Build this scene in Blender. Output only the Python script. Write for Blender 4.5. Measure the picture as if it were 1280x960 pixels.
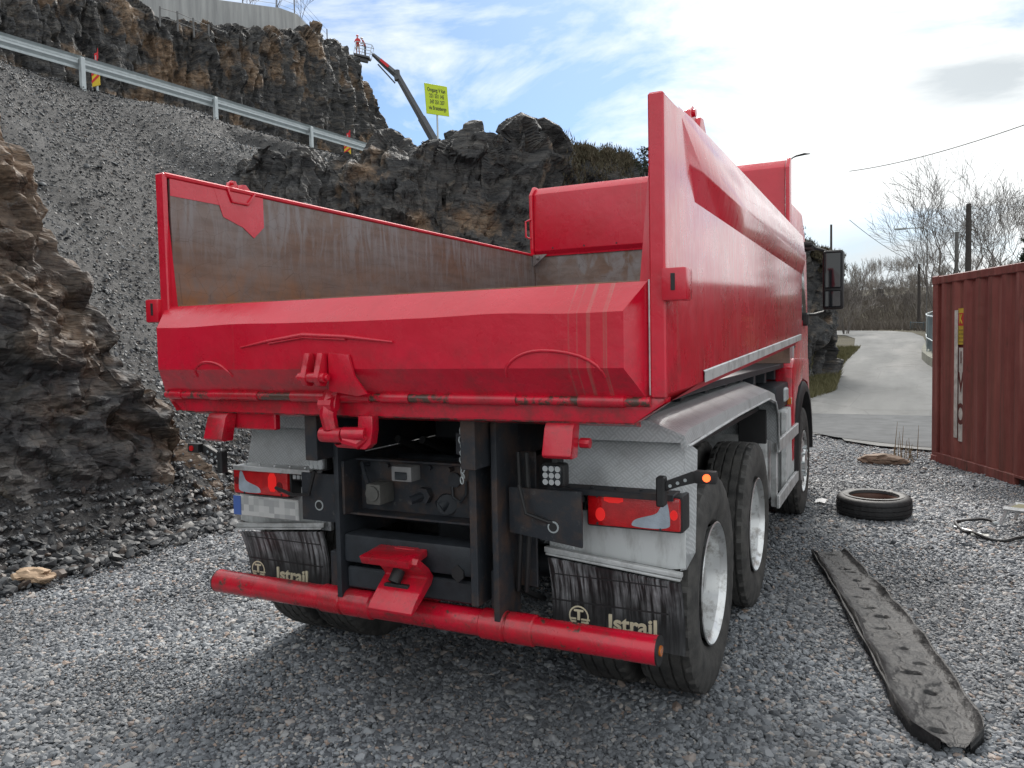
import bpy, bmesh, math, random
import numpy as np
from mathutils import Vector, Matrix
from math import radians, sin, cos, pi

random.seed(7)
for o in list(bpy.data.objects): bpy.data.objects.remove(o)
S = bpy.context.scene
COL = S.collection

# ------------------------------------------------------------------ camera
CAM = np.array([2.0494, -2.7687, 1.7325]); YAW, PITCH, ROLL, F = .4579, -.0532, -.0204, 973.6
_f = np.array([-sin(YAW)*cos(PITCH), cos(YAW)*cos(PITCH), sin(PITCH)])
_r = np.cross(_f, [0, 0, 1]); _r /= np.linalg.norm(_r); _u = np.cross(_r, _f)
_r, _u = cos(ROLL)*_r+sin(ROLL)*_u, -sin(ROLL)*_r+cos(ROLL)*_u
cd = bpy.data.cameras.new('camera'); cam = bpy.data.objects.new('camera', cd); COL.objects.link(cam)
m = Matrix.Identity(4)
for i in range(3):
    m[i][0] = _r[i]; m[i][1] = _u[i]; m[i][2] = -_f[i]; m[i][3] = CAM[i]
cam.matrix_world = m
cd.sensor_width = 36; cd.lens = 36*F/1280; cd.clip_start = .05; cd.clip_end = 3000
S.camera = cam
def at(px, py, t):                       # a place in the yard from a sight line and a depth
    return CAM + t*(_f+_r*(px-640)/F+_u*(480-py)/F)

# ------------------------------------------------------------------ sky and sun
SUN_EL, SUN_AZ = 42, 14                   # azimuth measured from +Y towards -X
w = bpy.data.worlds.new('World'); S.world = w; w.use_nodes = True
nt = w.node_tree; nt.nodes.clear()
def N(nt, t, **k):
    n = nt.nodes.new(t)
    for a, b in k.items():
        if a.startswith('i_'):
            key = a[2:]; key = int(key) if key.isdigit() else key.replace('_', ' ')
            n.inputs[key].default_value = b
        else: setattr(n, a, b)
    return n
def L(nt, a, b): nt.links.new(a, b)
sky = N(nt, 'ShaderNodeTexSky', sky_type='NISHITA', sun_disc=False, sun_elevation=radians(SUN_EL),
        sun_rotation=radians(-SUN_AZ), air_density=1.0, dust_density=.7, ozone_density=1.5)
bg1 = N(nt, 'ShaderNodeBackground', i_Strength=.08)
tint = N(nt, 'ShaderNodeMix', data_type='RGBA', blend_type='MULTIPLY'); tint.inputs[0].default_value = 1; tint.inputs[7].default_value = (.68, .84, 1.0, 1); L(nt, sky.outputs[0], tint.inputs[6]); L(nt, tint.outputs[2], bg1.inputs[0])
tc = N(nt, 'ShaderNodeTexCoord')
mp = N(nt, 'ShaderNodeMapping'); mp.inputs['Scale'].default_value = (1, 1, 2.2)
L(nt, tc.outputs['Generated'], mp.inputs[0])
ns = N(nt, 'ShaderNodeTexNoise', i_Scale=3.2, i_Detail=9, i_Roughness=.6, i_Distortion=.5); L(nt, mp.outputs[0], ns.inputs[0])
# cloud cover is broken only in one quarter of the sky (towards the cliff)
dirv = at(505, 60, 1)-CAM; dirv /= np.linalg.norm(dirv)
dp = N(nt, 'ShaderNodeVectorMath', operation='DOT_PRODUCT'); dp.inputs[1].default_value = tuple(dirv)
nrm = N(nt, 'ShaderNodeVectorMath', operation='NORMALIZE'); L(nt, tc.outputs['Generated'], nrm.inputs[0]); L(nt, nrm.outputs[0], dp.inputs[0])
mr = N(nt, 'ShaderNodeMapRange', i_1=.90, i_2=.985, i_3=0., i_4=1.0); L(nt, dp.outputs['Value'], mr.inputs[0])
sub = N(nt, 'ShaderNodeMath', operation='SUBTRACT'); L(nt, mr.outputs[0], sub.inputs[1])
nr = N(nt, 'ShaderNodeMapRange', i_1=.35, i_2=.62, i_3=.25, i_4=1.65); L(nt, ns.outputs[0], nr.inputs[0])
L(nt, nr.outputs[0], sub.inputs[0])
cl = N(nt, 'ShaderNodeClamp'); L(nt, sub.outputs[0], cl.inputs[0])
# cloud brightness: white with a few grey banks
ns2 = N(nt, 'ShaderNodeTexNoise', i_Scale=2.3, i_Detail=5, i_Roughness=.5)
mp2 = N(nt, 'ShaderNodeMapping'); mp2.inputs['Scale'].default_value = (1, 1, 3.2); mp2.inputs['Location'].default_value = (1.9, .7, .3)
L(nt, tc.outputs['Generated'], mp2.inputs[0]); L(nt, mp2.outputs[0], ns2.inputs[0])
def blob(px, py, rad, soft):              # a grey bank of cloud round one direction of the sky
    v = at(px, py, 1)-CAM; v /= np.linalg.norm(v)
    ad = N(nt, 'ShaderNodeVectorMath', operation='SUBTRACT'); L(nt, nrm.outputs[0], ad.inputs[0]); ad.inputs[1].default_value = tuple(v)
    sc = N(nt, 'ShaderNodeVectorMath', operation='MULTIPLY'); L(nt, ad.outputs[0], sc.inputs[0]); sc.inputs[1].default_value = (1, 1, 2.6)
    ln = N(nt, 'ShaderNodeVectorMath', operation='LENGTH'); L(nt, sc.outputs[0], ln.inputs[0])
    n_ = N(nt, 'ShaderNodeMath', operation='MULTIPLY_ADD', i_1=-.28, i_2=.14); L(nt, ns.outputs[0], n_.inputs[0])
    a_ = N(nt, 'ShaderNodeMath', operation='ADD'); L(nt, ln.outputs['Value'], a_.inputs[0]); L(nt, n_.outputs[0], a_.inputs[1])
    r_ = N(nt, 'ShaderNodeMapRange', i_1=rad, i_2=rad-soft, i_3=0., i_4=1.); L(nt, a_.outputs[0], r_.inputs[0])
    return r_
b1 = blob(1222, 92, .06, .05); b2 = blob(1085, 318, .15, .10)
mx = N(nt, 'ShaderNodeMath', operation='MAXIMUM'); L(nt, b1.outputs[0], mx.inputs[0]); L(nt, b2.outputs[0], mx.inputs[1])
cr = N(nt, 'ShaderNodeMapRange', i_1=.3, i_2=.62, i_3=.74, i_4=.84); L(nt, ns2.outputs[0], cr.inputs[0])
mg = N(nt, 'ShaderNodeMix', data_type='RGBA'); mg.inputs[6].default_value = (.97, 1, 1, 1); mg.inputs[7].default_value = (.62, .67, .70, 1)
L(nt, mx.outputs[0], mg.inputs[0])
bg2 = N(nt, 'ShaderNodeBackground'); L(nt, mg.outputs[2], bg2.inputs[0]); L(nt, cr.outputs[0], bg2.inputs[1])
ms = N(nt, 'ShaderNodeMixShader'); L(nt, cl.outputs[0], ms.inputs[0]); L(nt, bg1.outputs[0], ms.inputs[1]); L(nt, bg2.outputs[0], ms.inputs[2])
wo = N(nt, 'ShaderNodeOutputWorld'); L(nt, ms.outputs[0], wo.inputs[0])
sl = bpy.data.lights.new('sun', 'SUN'); sl.energy = 2.8; sl.angle = radians(20); sl.color = (1, .96, .9)
so = bpy.data.objects.new('sun', sl); COL.objects.link(so)
so.rotation_euler = (radians(90-SUN_EL), 0, radians(SUN_AZ+180))
S.view_settings.view_transform = 'Standard'; S.view_settings.look = 'None'
S.view_settings.exposure = .66; S.view_settings.gamma = 1
S.render.engine = 'CYCLES'
S.render.resolution_x, S.render.resolution_y = 1024, 768

# ------------------------------------------------------------------ object helpers
def tag(o, label=None, cat=None, group=None, kind=None):
    if label: o['label'] = label
    if cat: o['category'] = cat
    if group: o['group'] = group
    if kind: o['kind'] = kind
    return o
def thing(name, label, cat, loc=(0, 0, 0), group=None):
    o = bpy.data.objects.new(name, None); COL.objects.link(o); o.location = loc
    o.empty_display_size = .2
    return tag(o, label, cat, group)
def link(name, me, mat=None, parent=None, smooth=None):
    o = bpy.data.objects.new(name, me); COL.objects.link(o)
    if mat is not None:
        for mm in (mat if isinstance(mat, (list, tuple)) else [mat]): me.materials.append(mm)
    if parent is not None:
        o.parent = parent
        if parent.parent is None: o.matrix_parent_inverse = Matrix.Translation(-Vector(parent.location))
    if smooth is not None: shade(me, smooth)
    return o
def shade(me, ang):
    if ang is True: me.polygons.foreach_set('use_smooth', [True]*len(me.polygons)); return
    if ang is False: return
    me.polygons.foreach_set('use_smooth', [True]*len(me.polygons))
    try: me.set_sharp_from_angle(angle=radians(ang))
    except Exception: pass
def OB(name, bm, mat, parent=None, ang=35, kind=None):
    me = bpy.data.meshes.new(name); bmesh.ops.recalc_face_normals(bm, faces=bm.faces) if not bm.get('norecalc') else None
    bm.to_mesh(me); bm.free()
    o = link(name, me, mat, parent, ang)
    if kind: o['kind'] = kind
    return o
class BM:                                 # thin wrapper so that shapes can be chained
    def __init__(s): s.b = bmesh.new()
    def box(s, x0, x1, y0, y1, z0, z1, bev=0, seg=1, mi=0, M=None):
        r = bmesh.ops.create_cube(s.b, size=1)
        T = Matrix.Translation(((x0+x1)/2, (y0+y1)/2, (z0+z1)/2)) @ Matrix.Diagonal((abs(x1-x0), abs(y1-y0), abs(z1-z0), 1))
        if M is not None: T = M @ T
        bmesh.ops.transform(s.b, matrix=T, verts=r['verts'])
        es = set(e for v in r['verts'] for e in v.link_edges); fs = set(f for v in r['verts'] for f in v.link_faces)
        for f in fs: f.material_index = mi
        if bev:
            bb = bmesh.ops.bevel(s.b, geom=list(es), offset=bev, segments=seg, affect='EDGES', profile=.6)
            for f in bb['faces']: f.material_index = mi
        return s
    def prism(s, pts, axis, a, b, bev=0, mi=0, M=None, closed=True, taper=None):
        # pts in the plane across 'axis' (x: y,z  y: x,z  z: x,y); taper(p, end)->p changes the section at the far end
        def mk(p, t):
            v = {'x': (t, p[0], p[1]), 'y': (p[0], t, p[1]), 'z': (p[0], p[1], t)}[axis]
            v = Vector(v); return M @ v if M is not None else v
        A = [s.b.verts.new(mk(p, a)) for p in pts]
        B = [s.b.verts.new(mk(taper(p) if taper else p, b)) for p in pts]
        n = len(pts); fs = []
        for i in range(n if closed else n-1):
            j = (i+1) % n; fs.append(s.b.faces.new((A[i], A[j], B[j], B[i])))
        if closed: fs.append(s.b.faces.new(A[::-1])); fs.append(s.b.faces.new(B))
        for f in fs: f.material_index = mi
        if bev:
            es = set(e for f in fs for e in f.edges)
            bb = bmesh.ops.bevel(s.b, geom=list(es), offset=bev, segments=2, affect='EDGES', profile=.6)
            for f in bb['faces']: f.material_index = mi
        return s
    def tube(s, path, rad, n=10, cap=True, mi=0, flat=1.0):
        path = [Vector(p) for p in path]
        rads = rad if isinstance(rad, (list, tuple)) else [rad]*len(path)
        prev = None; rings = []
        for i, p in enumerate(path):
            d = (path[min(i+1, len(path)-1)]-path[max(i-1, 0)]).normalized()
            if prev is None:
                a = Vector((0, 0, 1)) if abs(d.z) < .9 else Vector((1, 0, 0)); x = d.cross(a).normalized()
            else: x = (prev-d*prev.dot(d)).normalized()
            prev = x; y = d.cross(x)
            rings.append([s.b.verts.new(p+(x*cos(2*pi*k/n)+y*sin(2*pi*k/n)*flat)*rads[i]) for k in range(n)])
        for i in range(len(rings)-1):
            for k in range(n):
                f = s.b.faces.new((rings[i][k], rings[i][(k+1) % n], rings[i+1][(k+1) % n], rings[i+1][k])); f.material_index = mi
        if cap:
            for rg in (rings[0][::-1], rings[-1]):
                f = s.b.faces.new(rg); f.material_index = mi
        return s
    def lathe(s, prof, n, axis='x', M=None, mi=0, fn=None, closed=True):
        rings = []
        for k in range(n):
            a = 2*pi*k/n; rg = []
            for i, (h, r) in enumerate(prof):
                rr = fn(i, k, h, r) if fn else r
                v = {'x': (h, rr*cos(a), rr*sin(a)), 'z': (rr*cos(a), rr*sin(a), h), 'y': (rr*cos(a), h, rr*sin(a))}[axis]
                v = Vector(v); rg.append(s.b.verts.new(M @ v if M is not None else v))
            rings.append(rg)
        m_ = len(prof)
        for k in range(n):
            A, B = rings[k], rings[(k+1) % n]
            for i in range(m_ if closed else m_-1):
                j = (i+1) % m_
                f = s.b.faces.new((A[i], A[j], B[j], B[i])); f.material_index = mi
        return s
    def quadgrid(s, P, mi=0):             # P[i][j] points
        V = [[s.b.verts.new(p) for p in row] for row in P]
        for i in range(len(V)-1):
            for j in range(len(V[0])-1):
                f = s.b.faces.new((V[i][j], V[i+1][j], V[i+1][j+1], V[i][j+1])); f.material_index = mi
        return s
    def mz(s, k, z0):
        for v in s.b.verts: v.co.z = z0+(v.co.z-z0)*k
        return s
    def mv(s, x, y, z):
        bmesh.ops.translate(s.b, verts=s.b.verts, vec=(x, y, z)); return s
    def done(s, name, mat, parent=None, ang=35, kind=None):
        bmesh.ops.recalc_face_normals(s.b, faces=s.b.faces)
        me = bpy.data.meshes.new(name); s.b.to_mesh(me); s.b.free()
        o = link(name, me, mat, parent, ang)
        if kind: o['kind'] = kind
        return o
def gridmesh(name, P, mat, parent=None, smooth=False, kind='structure'):
    n, m_ = P.shape[:2]; me = bpy.data.meshes.new(name)
    idx = np.arange(n*m_).reshape(n, m_)
    q = np.stack([idx[:-1, :-1], idx[1:, :-1], idx[1:, 1:], idx[:-1, 1:]], -1).reshape(-1, 4)
    me.vertices.add(n*m_); me.vertices.foreach_set('co', P.reshape(-1).astype(np.float32))
    me.loops.add(q.size); me.loops.foreach_set('vertex_index', q.reshape(-1).astype(np.int32))
    me.polygons.add(len(q)); me.polygons.foreach_set('loop_start', np.arange(0, q.size, 4, dtype=np.int32))
    me.polygons.foreach_set('loop_total', np.full(len(q), 4, np.int32))
    me.update(); me.validate()
    o = link(name, me, mat, parent, True if smooth else None)
    if not smooth: me.polygons.foreach_set('use_smooth', [False]*len(me.polygons))
    if kind: o['kind'] = kind
    return o
def trimesh(name, V, Fc, mat, parent=None, mats=None):
    me = bpy.data.meshes.new(name); k = Fc.shape[1]
    me.vertices.add(len(V)); me.vertices.foreach_set('co', V.reshape(-1).astype(np.float32))
    me.loops.add(Fc.size); me.loops.foreach_set('vertex_index', Fc.reshape(-1).astype(np.int32))
    me.polygons.add(len(Fc)); me.polygons.foreach_set('loop_start', np.arange(0, Fc.size, k, dtype=np.int32))
    me.polygons.foreach_set('loop_total', np.full(len(Fc), k, np.int32)); me.update()
    return link(name, me, mat, parent)
def text(name, body, size, mat, M, parent=None, depth=.002, bold=0, sx=1.0):
    c = bpy.data.curves.new(name, 'FONT'); c.body = body; c.size = size; c.extrude = depth; c.offset = bold
    c.align_x = 'CENTER'; c.align_y = 'CENTER'
    t = bpy.data.objects.new(name+'_tmp', c); COL.objects.link(t)
    dg = bpy.context.evaluated_depsgraph_get(); me = bpy.data.meshes.new_from_object(t.evaluated_get(dg))
    bpy.data.objects.remove(t); me.transform(M @ Matrix.Diagonal((sx, 1, 1, 1)))
    me.materials.clear(); me.name = name
    return link(name, me, mat, parent)

# ------------------------------------------------------------------ numpy noise
def _h(c, seed):
    c = c.astype(np.int64)
    n = (c[..., 0]*73856093) ^ (c[..., 1]*19349663) ^ (c[..., 2]*83492791) ^ (seed*2654435761)
    n = (n ^ (n >> 13))*1274126177 & 0x7fffffff
    n = (n ^ (n >> 15))*2246822519 & 0x7fffffff
    return ((n >> 3) & 0xffffff)/float(0xffffff)
def vnoise(P, seed=0):
    c = np.floor(P); f = P-c; f = f*f*(3-2*f); out = 0
    for dx in (0, 1):
        for dy in (0, 1):
            for dz in (0, 1):
                wgt = (f[..., 0] if dx else 1-f[..., 0])*(f[..., 1] if dy else 1-f[..., 1])*(f[..., 2] if dz else 1-f[..., 2])
                out = out+wgt*_h(c+np.array([dx, dy, dz]), seed)
    return out*2-1
def fbm(P, oct=4, seed=0, g=.5):
    a, o, s = 1., 0, 0
    for i in range(oct): o = o+a*vnoise(P*2**i+17.3*i, seed+i); s += a; a *= g
    return o/s
def facet(P, scale, seed, rot=None, tilt=.9):
    # planar blocks: nearest feature cell, each with its own offset and its own tilted plane
    Q = P if rot is None else P @ rot
    Q = Q/np.array(scale); c = np.floor(Q); best = np.full(Q.shape[:-1], 1e9); second = best.copy(); val = np.zeros(Q.shape[:-1])
    for dx in (-1, 0, 1):
        for dy in (-1, 0, 1):
            for dz in (-1, 0, 1):
                cc = c+np.array([dx, dy, dz])
                ctr = cc+.5+.8*(np.stack([_h(cc, seed+1), _h(cc, seed+2), _h(cc, seed+3)], -1)-.5)
                d = Q-ctr; dd = np.abs(d).max(-1)*.6+np.sqrt((d*d).sum(-1))*.6
                n = np.stack([_h(cc, seed+4), _h(cc, seed+5), _h(cc, seed+6)], -1)-.5
                v = (_h(cc, seed+7)-.5)*1.2+(d*n).sum(-1)*tilt
                k = dd < best
                second = np.where(k, best, np.minimum(second, dd))
                val = np.where(k, v, val); best = np.where(k, dd, best)
    return val, second-best
def rotm(ax, ay, az):
    M_ = Matrix.Rotation(az, 3, 'Z') @ Matrix.Rotation(ay, 3, 'Y') @ Matrix.Rotation(ax, 3, 'X')
    return np.array(M_)
def gnormals(P):
    du = np.gradient(P, axis=0); dv = np.gradient(P, axis=1); n = np.cross(du, dv)
    return n/(np.linalg.norm(n, axis=-1, keepdims=True)+1e-9)
def ss(a, b, x):
    t = np.clip((x-a)/(b-a), 0, 1); return t*t*(3-2*t)

# ------------------------------------------------------------------ material helpers
class Mat:
    def __init__(s, name, base=(.5, .5, .5), rough=.5, metal=0, **k):
        s.m = bpy.data.materials.new(name); s.m.use_nodes = True; s.t = s.m.node_tree
        s.p = s.t.nodes['Principled BSDF']; s.p.inputs['Base Color'].default_value = (*base, 1)
        s.p.inputs['Roughness'].default_value = rough; s.p.inputs['Metallic'].default_value = metal
        for a, b in k.items(): s.p.inputs[a.replace('_', ' ')].default_value = b
        s.tc = s.t.nodes.new('ShaderNodeTexCoord'); s.h = None
    def n(s, t, **k): return N(s.t, t, **k)
    def l(s, a, b): s.t.links.new(a, b)
    def map(s, scale=(1, 1, 1), rot=(0, 0, 0), loc=(0, 0, 0), src=None):
        m_ = s.n('ShaderNodeMapping'); m_.inputs['Scale'].default_value = scale; m_.inputs['Rotation'].default_value = rot
        m_.inputs['Location'].default_value = loc; s.l(src or s.tc.outputs['Object'], m_.inputs[0]); return m_.outputs[0]
    def noise(s, scale, detail=4, rough=.55, v=None, dist=0):
        n = s.n('ShaderNodeTexNoise', i_Scale=scale, i_Detail=detail, i_Roughness=rough, i_Distortion=dist)
        s.l(v or s.tc.outputs['Object'], n.inputs['Vector']); return n.outputs[0]
    def vor(s, scale, v=None, feature='F1', out='Distance', rand=1):
        n = s.n('ShaderNodeTexVoronoi', feature=feature, i_Scale=scale, i_Randomness=rand)
        s.l(v or s.tc.outputs['Object'], n.inputs['Vector']); return n.outputs[out]
    def ramp(s, fac, stops, interp='LINEAR'):
        r = s.n('ShaderNodeValToRGB'); s.l(fac, r.inputs[0]); e = r.color_ramp.elements; r.color_ramp.interpolation = interp
        while len(e) < len(stops): e.new(.5)
        for k, (p, c) in enumerate(stops):
            e[k].position = p; e[k].color = (*c, 1) if isinstance(c, tuple) else (c, c, c, 1)
        return r.outputs[0]
    def mix(s, fac, a, b, mode='MIX'):
        m_ = s.n('ShaderNodeMix', data_type='RGBA', blend_type=mode)
        for i, v in ((0, fac), (6, a), (7, b)):
            if isinstance(v, (int, float)): m_.inputs[i].default_value = v if i == 0 else (v, v, v, 1)
            elif isinstance(v, tuple): m_.inputs[i].default_value = (*v, 1)
            else: s.l(v, m_.inputs[i])
        return m_.outputs[2]
    def math(s, op, a, b=0., c=0.):
        m_ = s.n('ShaderNodeMath', operation=op)
        for i, v in enumerate((a, b, c)):
            if isinstance(v, (int, float)): m_.inputs[i].default_value = v
            else: s.l(v, m_.inputs[i])
        return m_.outputs[0]
    def xyz(s, src=None):
        n = s.n('ShaderNodeSeparateXYZ'); s.l(src or s.tc.outputs['Object'], n.inputs[0]); return n.outputs
    def color(s, c): s.l(c, s.p.inputs['Base Color']); return s
    def rough(s, c): s.l(c, s.p.inputs['Roughness']); return s
    def bump(s, h, strength=.3, dist=.01):
        b = s.n('ShaderNodeBump', i_Strength=strength, i_Distance=dist); s.l(h, b.inputs['Height'])
        if s.h is not None: s.l(s.h, b.inputs['Normal'])
        s.h = b.outputs[0]; s.l(s.h, s.p.inputs['Normal']); return s

def red_paint(name, streaks=0., rust=0., vert=False, dirt=.12, along=0):
    M_ = Mat(name, rough=.3, Specular_IOR_Level=.5)
    n1 = M_.noise(1.7, 4); c = M_.mix(M_.ramp(n1, [(.35, 0.), (.65, 1.)]), (.56, .003, .020), (.68, .006, .036))
    if streaks:
        v = M_.map((0 if along else 55, 26 if along else 0, .8 if along else .35)); st = M_.noise(1., 2, .4, v)
        area = M_.noise(1.5, 2, .5, M_.map((1, 1, .25), loc=(3, 1, 0)))
        f = M_.math('MULTIPLY', M_.ramp(st, [(.64, 0.), (.68, 1.)]), M_.ramp(area, [(.5, 0.), (.6, 1.)]))
        c = M_.mix(M_.math('MULTIPLY', f, streaks), c, (.40, .16, .13))
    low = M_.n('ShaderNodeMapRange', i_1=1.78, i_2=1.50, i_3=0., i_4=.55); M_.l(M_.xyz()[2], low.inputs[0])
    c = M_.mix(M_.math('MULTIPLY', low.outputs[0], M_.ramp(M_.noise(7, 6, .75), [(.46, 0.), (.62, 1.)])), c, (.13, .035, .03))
    if dirt:
        d = M_.math('MULTIPLY', M_.ramp(M_.noise(9, 6, .7), [(.5, 0.), (.8, 1.)]), dirt); c = M_.mix(d, c, (.11, .03, .03))
    if rust:
        r = M_.ramp(M_.noise(14, 6, .7), [(.62-rust*.35, 0.), (.68-rust*.3, 1.)]); c = M_.mix(r, c, (.085, .045, .032))
        M_.bump(r, .35, .004)
    M_.color(c); M_.p.inputs['Coat Weight'].default_value = .95 if along else .4; M_.p.inputs['Coat Roughness'].default_value = .10 if along else .22; M_.p.inputs['Coat IOR'].default_value = 1.6
    M_.rough(M_.ramp(M_.noise(5, 4, .6), [(.3, .2), (.75, .42)]))
    M_.bump(M_.noise(16, 3, .5, M_.map((1, 1, .35 if vert else 1))), .22 if vert else .10, .03)
    M_.bump(M_.noise(120, 3, .6), .14, .003)
    return M_.m
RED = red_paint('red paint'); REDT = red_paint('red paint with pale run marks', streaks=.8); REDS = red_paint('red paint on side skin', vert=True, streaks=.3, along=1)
REDR = red_paint('worn red paint', rust=.45, dirt=.5)
def simple(name, base, rough=.5, metal=0, var=.25, bs=.1, nscale=20, **k):
    M_ = Mat(name, base, rough, metal, **k)
    a = tuple(x*(1-var) for x in base); b = tuple(min(1, x*(1+var)) for x in base)
    M_.color(M_.mix(M_.ramp(M_.noise(nscale*.35, 5, .65), [(.3, 0.), (.7, 1.)]), a, b))
    if bs: M_.bump(M_.noise(nscale*4, 4), bs, .004)
    return M_.m
BLK = simple('black rubber and plastic', (.018, .018, .019), .55)
REDM = simple('dull red paint on edges', (.56, .005, .022), .6, var=.12)
DRK = simple('dark grimy chassis paint', (.022, .026, .032), .5, var=.5, bs=.25)
def grimy():
    M_ = Mat('grimy rusty chassis steel', rough=.6)
    c = M_.mix(M_.ramp(M_.noise(6, 7, .7), [(.46, 0.), (.66, .9)]), (.022, .026, .033), (.08, .048, .034))
    c = M_.mix(M_.ramp(M_.noise(22, 6, .7), [(.6, 0.), (.78, .6)]), c, (.17, .16, .15))
    M_.color(c); M_.bump(M_.noise(40, 6, .7), .35, .006); return M_.m
GRM = grimy()
def checker():
    M_ = Mat('checker plate aluminium', (.42, .44, .45), .42, .4)
    x, y, z = M_.xyz(); q = M_.math('ADD', y, z)
    a = M_.math('MULTIPLY', M_.math('ADD', x, q), 17.); b = M_.math('MULTIPLY', M_.math('SUBTRACT', x, q), 17.)
    par = M_.math('FLOORED_MODULO', M_.math('ADD', M_.math('FLOOR', a), M_.math('FLOOR', b)), 2.)
    fa = M_.math('FRACT', a); fb = M_.math('FRACT', b)
    u = M_.math('ADD', M_.math('MULTIPLY', par, fa), M_.math('MULTIPLY', M_.math('SUBTRACT', 1., par), fb))
    v = M_.math('ADD', M_.math('MULTIPLY', par, fb), M_.math('MULTIPLY', M_.math('SUBTRACT', 1., par), fa))
    st = M_.math('ABSOLUTE', M_.math('SUBTRACT', M_.math('FRACT', M_.math('MULTIPLY', u, 3.)), .5))
    bar = M_.math('MULTIPLY', M_.math('LESS_THAN', st, .26), M_.math('LESS_THAN', M_.math('ABSOLUTE', M_.math('SUBTRACT', v, .5)), .42))
    dirt = M_.ramp(M_.noise(5, 7, .7), [(.5, 0.), (.8, .6)])
    c = M_.mix(M_.math('MULTIPLY', bar, .35), (.52, .54, .55), (.85, .87, .88))
    M_.color(M_.mix(dirt, c, (.16, .16, .155))); M_.bump(bar, 1., .008)
    M_.l(M_.math('MULTIPLY', M_.math('SUBTRACT', 1., dirt), .4), M_.p.inputs['Metallic']); return M_.m
CHK = checker()
def alu():
    M_ = Mat('weathered aluminium', (.5, .51, .51), .45, .5)
    c = M_.mix(M_.ramp(M_.noise(7, 6, .7), [(.45, 0.), (.75, 1.)]), (.66, .67, .67), (.26, .26, .25)); M_.color(c)
    M_.bump(M_.noise(60, 4), .15, .003); return M_.m
ALU = alu()
def whitepanel():
    M_ = Mat('pale painted panel with road dirt', rough=.5)
    x, y, z = M_.xyz()
    c = M_.mix(M_.ramp(M_.noise(6, 6, .7, M_.map((1, 1, .3))), [(.48, 0.), (.75, 1.)]), (.62, .64, .64), (.24, .24, .23))
    M_.color(c); M_.bump(M_.noise(30, 4), .1, .004); return M_.m
WHP = whitepanel()
def rimmat():
    M_ = Mat('silver painted rim', rough=.3, metal=.75)
    c = M_.mix(M_.ramp(M_.noise(9, 6, .7), [(.5, 0.), (.68, 1.)]), (.68, .69, .69), (.20, .18, .16)); M_.color(c)
    M_.bump(M_.noise(40, 4), .12, .003); return M_.m
RIM = rimmat()
def tyremat():
    M_ = Mat('dusty tyre rubber', rough=.75)
    c = M_.mix(M_.ramp(M_.noise(8, 7, .75), [(.35, 0.), (.75, 1.)]), (.024, .024, .024), (.10, .095, .088)); M_.color(c)
    M_.bump(M_.noise(90, 5), .35, .004); return M_.m
TYR = tyremat()
def rusty_inner():
    M_ = Mat('scratched bare steel with rust', rough=.5, metal=.1)
    x, y, z = M_.xyz()
    n1 = M_.noise(2.2, 6, .65, M_.map((1, .8, 1.6)))
    c = M_.mix(M_.ramp(n1, [(.36, 0.), (.62, 1.)]), (.185, .108, .075), (.215, .168, .15))
    hs = M_.noise(3, 5, .6, M_.map((2, .9, 9))); c = M_.mix(M_.ramp(hs, [(.42, 0.), (.66, .4)]), c, (.085, .058, .048))
    vs = M_.noise(3, 5, .6, M_.map((2, 4.5, .9), loc=(0, 3.3, 0)), 1.2); up = M_.ramp(z, [(2.1/3, 0.), (2.45/3, 1.)])
    zz = M_.n('ShaderNodeMapRange', i_1=2.1, i_2=2.45); M_.l(z, zz.inputs[0])
    c = M_.mix(M_.math('MULTIPLY', M_.ramp(vs, [(.45, 0.), (.6, .8)]), zz.outputs[0]), c, (.25, .232, .235))
    lo = M_.n('ShaderNodeMapRange', i_1=2.25, i_2=1.85); M_.l(z, lo.inputs[0])
    fy = M_.n('ShaderNodeMapRange', i_1=3.2, i_2=.5); M_.l(y, fy.inputs[0])
    rr = M_.ramp(M_.noise(2.6, 7, .7, M_.map((1, 2.0, 1.3), loc=(2, .4, 0))), [(.4, 0.), (.62, 1.)])
    f = M_.math('MULTIPLY', M_.math('MULTIPLY', lo.outputs[0], fy.outputs[0]), rr)
    c = M_.mix(f, c, (.33, .125, .03))
    sc = M_.vor(9, M_.map((1, 1, 1), loc=(.3, .1, 0)), 'DISTANCE_TO_EDGE')
    c = M_.mix(M_.math('MULTIPLY', M_.ramp(sc, [(.0, 1.), (.012, 0.)]), .5), c, (.06, .035, .026))
    M_.color(c); M_.bump(hs, .12, .004); M_.bump(M_.noise(70, 5), .2, .003); return M_.m
RUS = rusty_inner()
def lens(name, base, emit=0.):
    M_ = Mat(name, base, .12, 0, Coat_Weight=1.0)
    r = M_.vor(150, None, 'F1'); M_.bump(r, .35, .003); M_.color(M_.mix(M_.ramp(M_.noise(14, 2), [(.4, 0.), (.6, .4)]), tuple(base), tuple(x*.45 for x in base)))
    return M_.m
LRED = lens('red lamp lens', (.62, .008, .012)); LCLR = lens('clear lamp lens', (.45, .52, .60)); LORG = lens('amber lens', (.7, .18, .01))
LDRK = lens('deep red lamp lens', (.2, .002, .004))
M_ = Mat('lit marker lamp', (.9, .1, .02), .3, Emission_Strength=1.6); M_.p.inputs['Emission Color'].default_value = (1, .12, .03, 1); LIT = M_.m
M_ = Mat('lit tail lamp', (.9, .02, .02), .3, Emission_Strength=.15); M_.p.inputs['Emission Color'].default_value = (1, .02, .015, 1); LITR = M_.m
GLS = Mat('dark window glass', (.02, .025, .03), .05, Specular_IOR_Level=.8).m
LEDG = Mat('led lamp glass', (.55, .57, .58), .15, .3).m
def galv():
    M_ = Mat('galvanised steel', rough=.45, metal=.4); M_.color(M_.mix(M_.noise(7, 5), (.38, .42, .43), (.56, .6, .61))); M_.bump(M_.noise(30, 3), .05, .003); return M_.m
GAL = galv()

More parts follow.
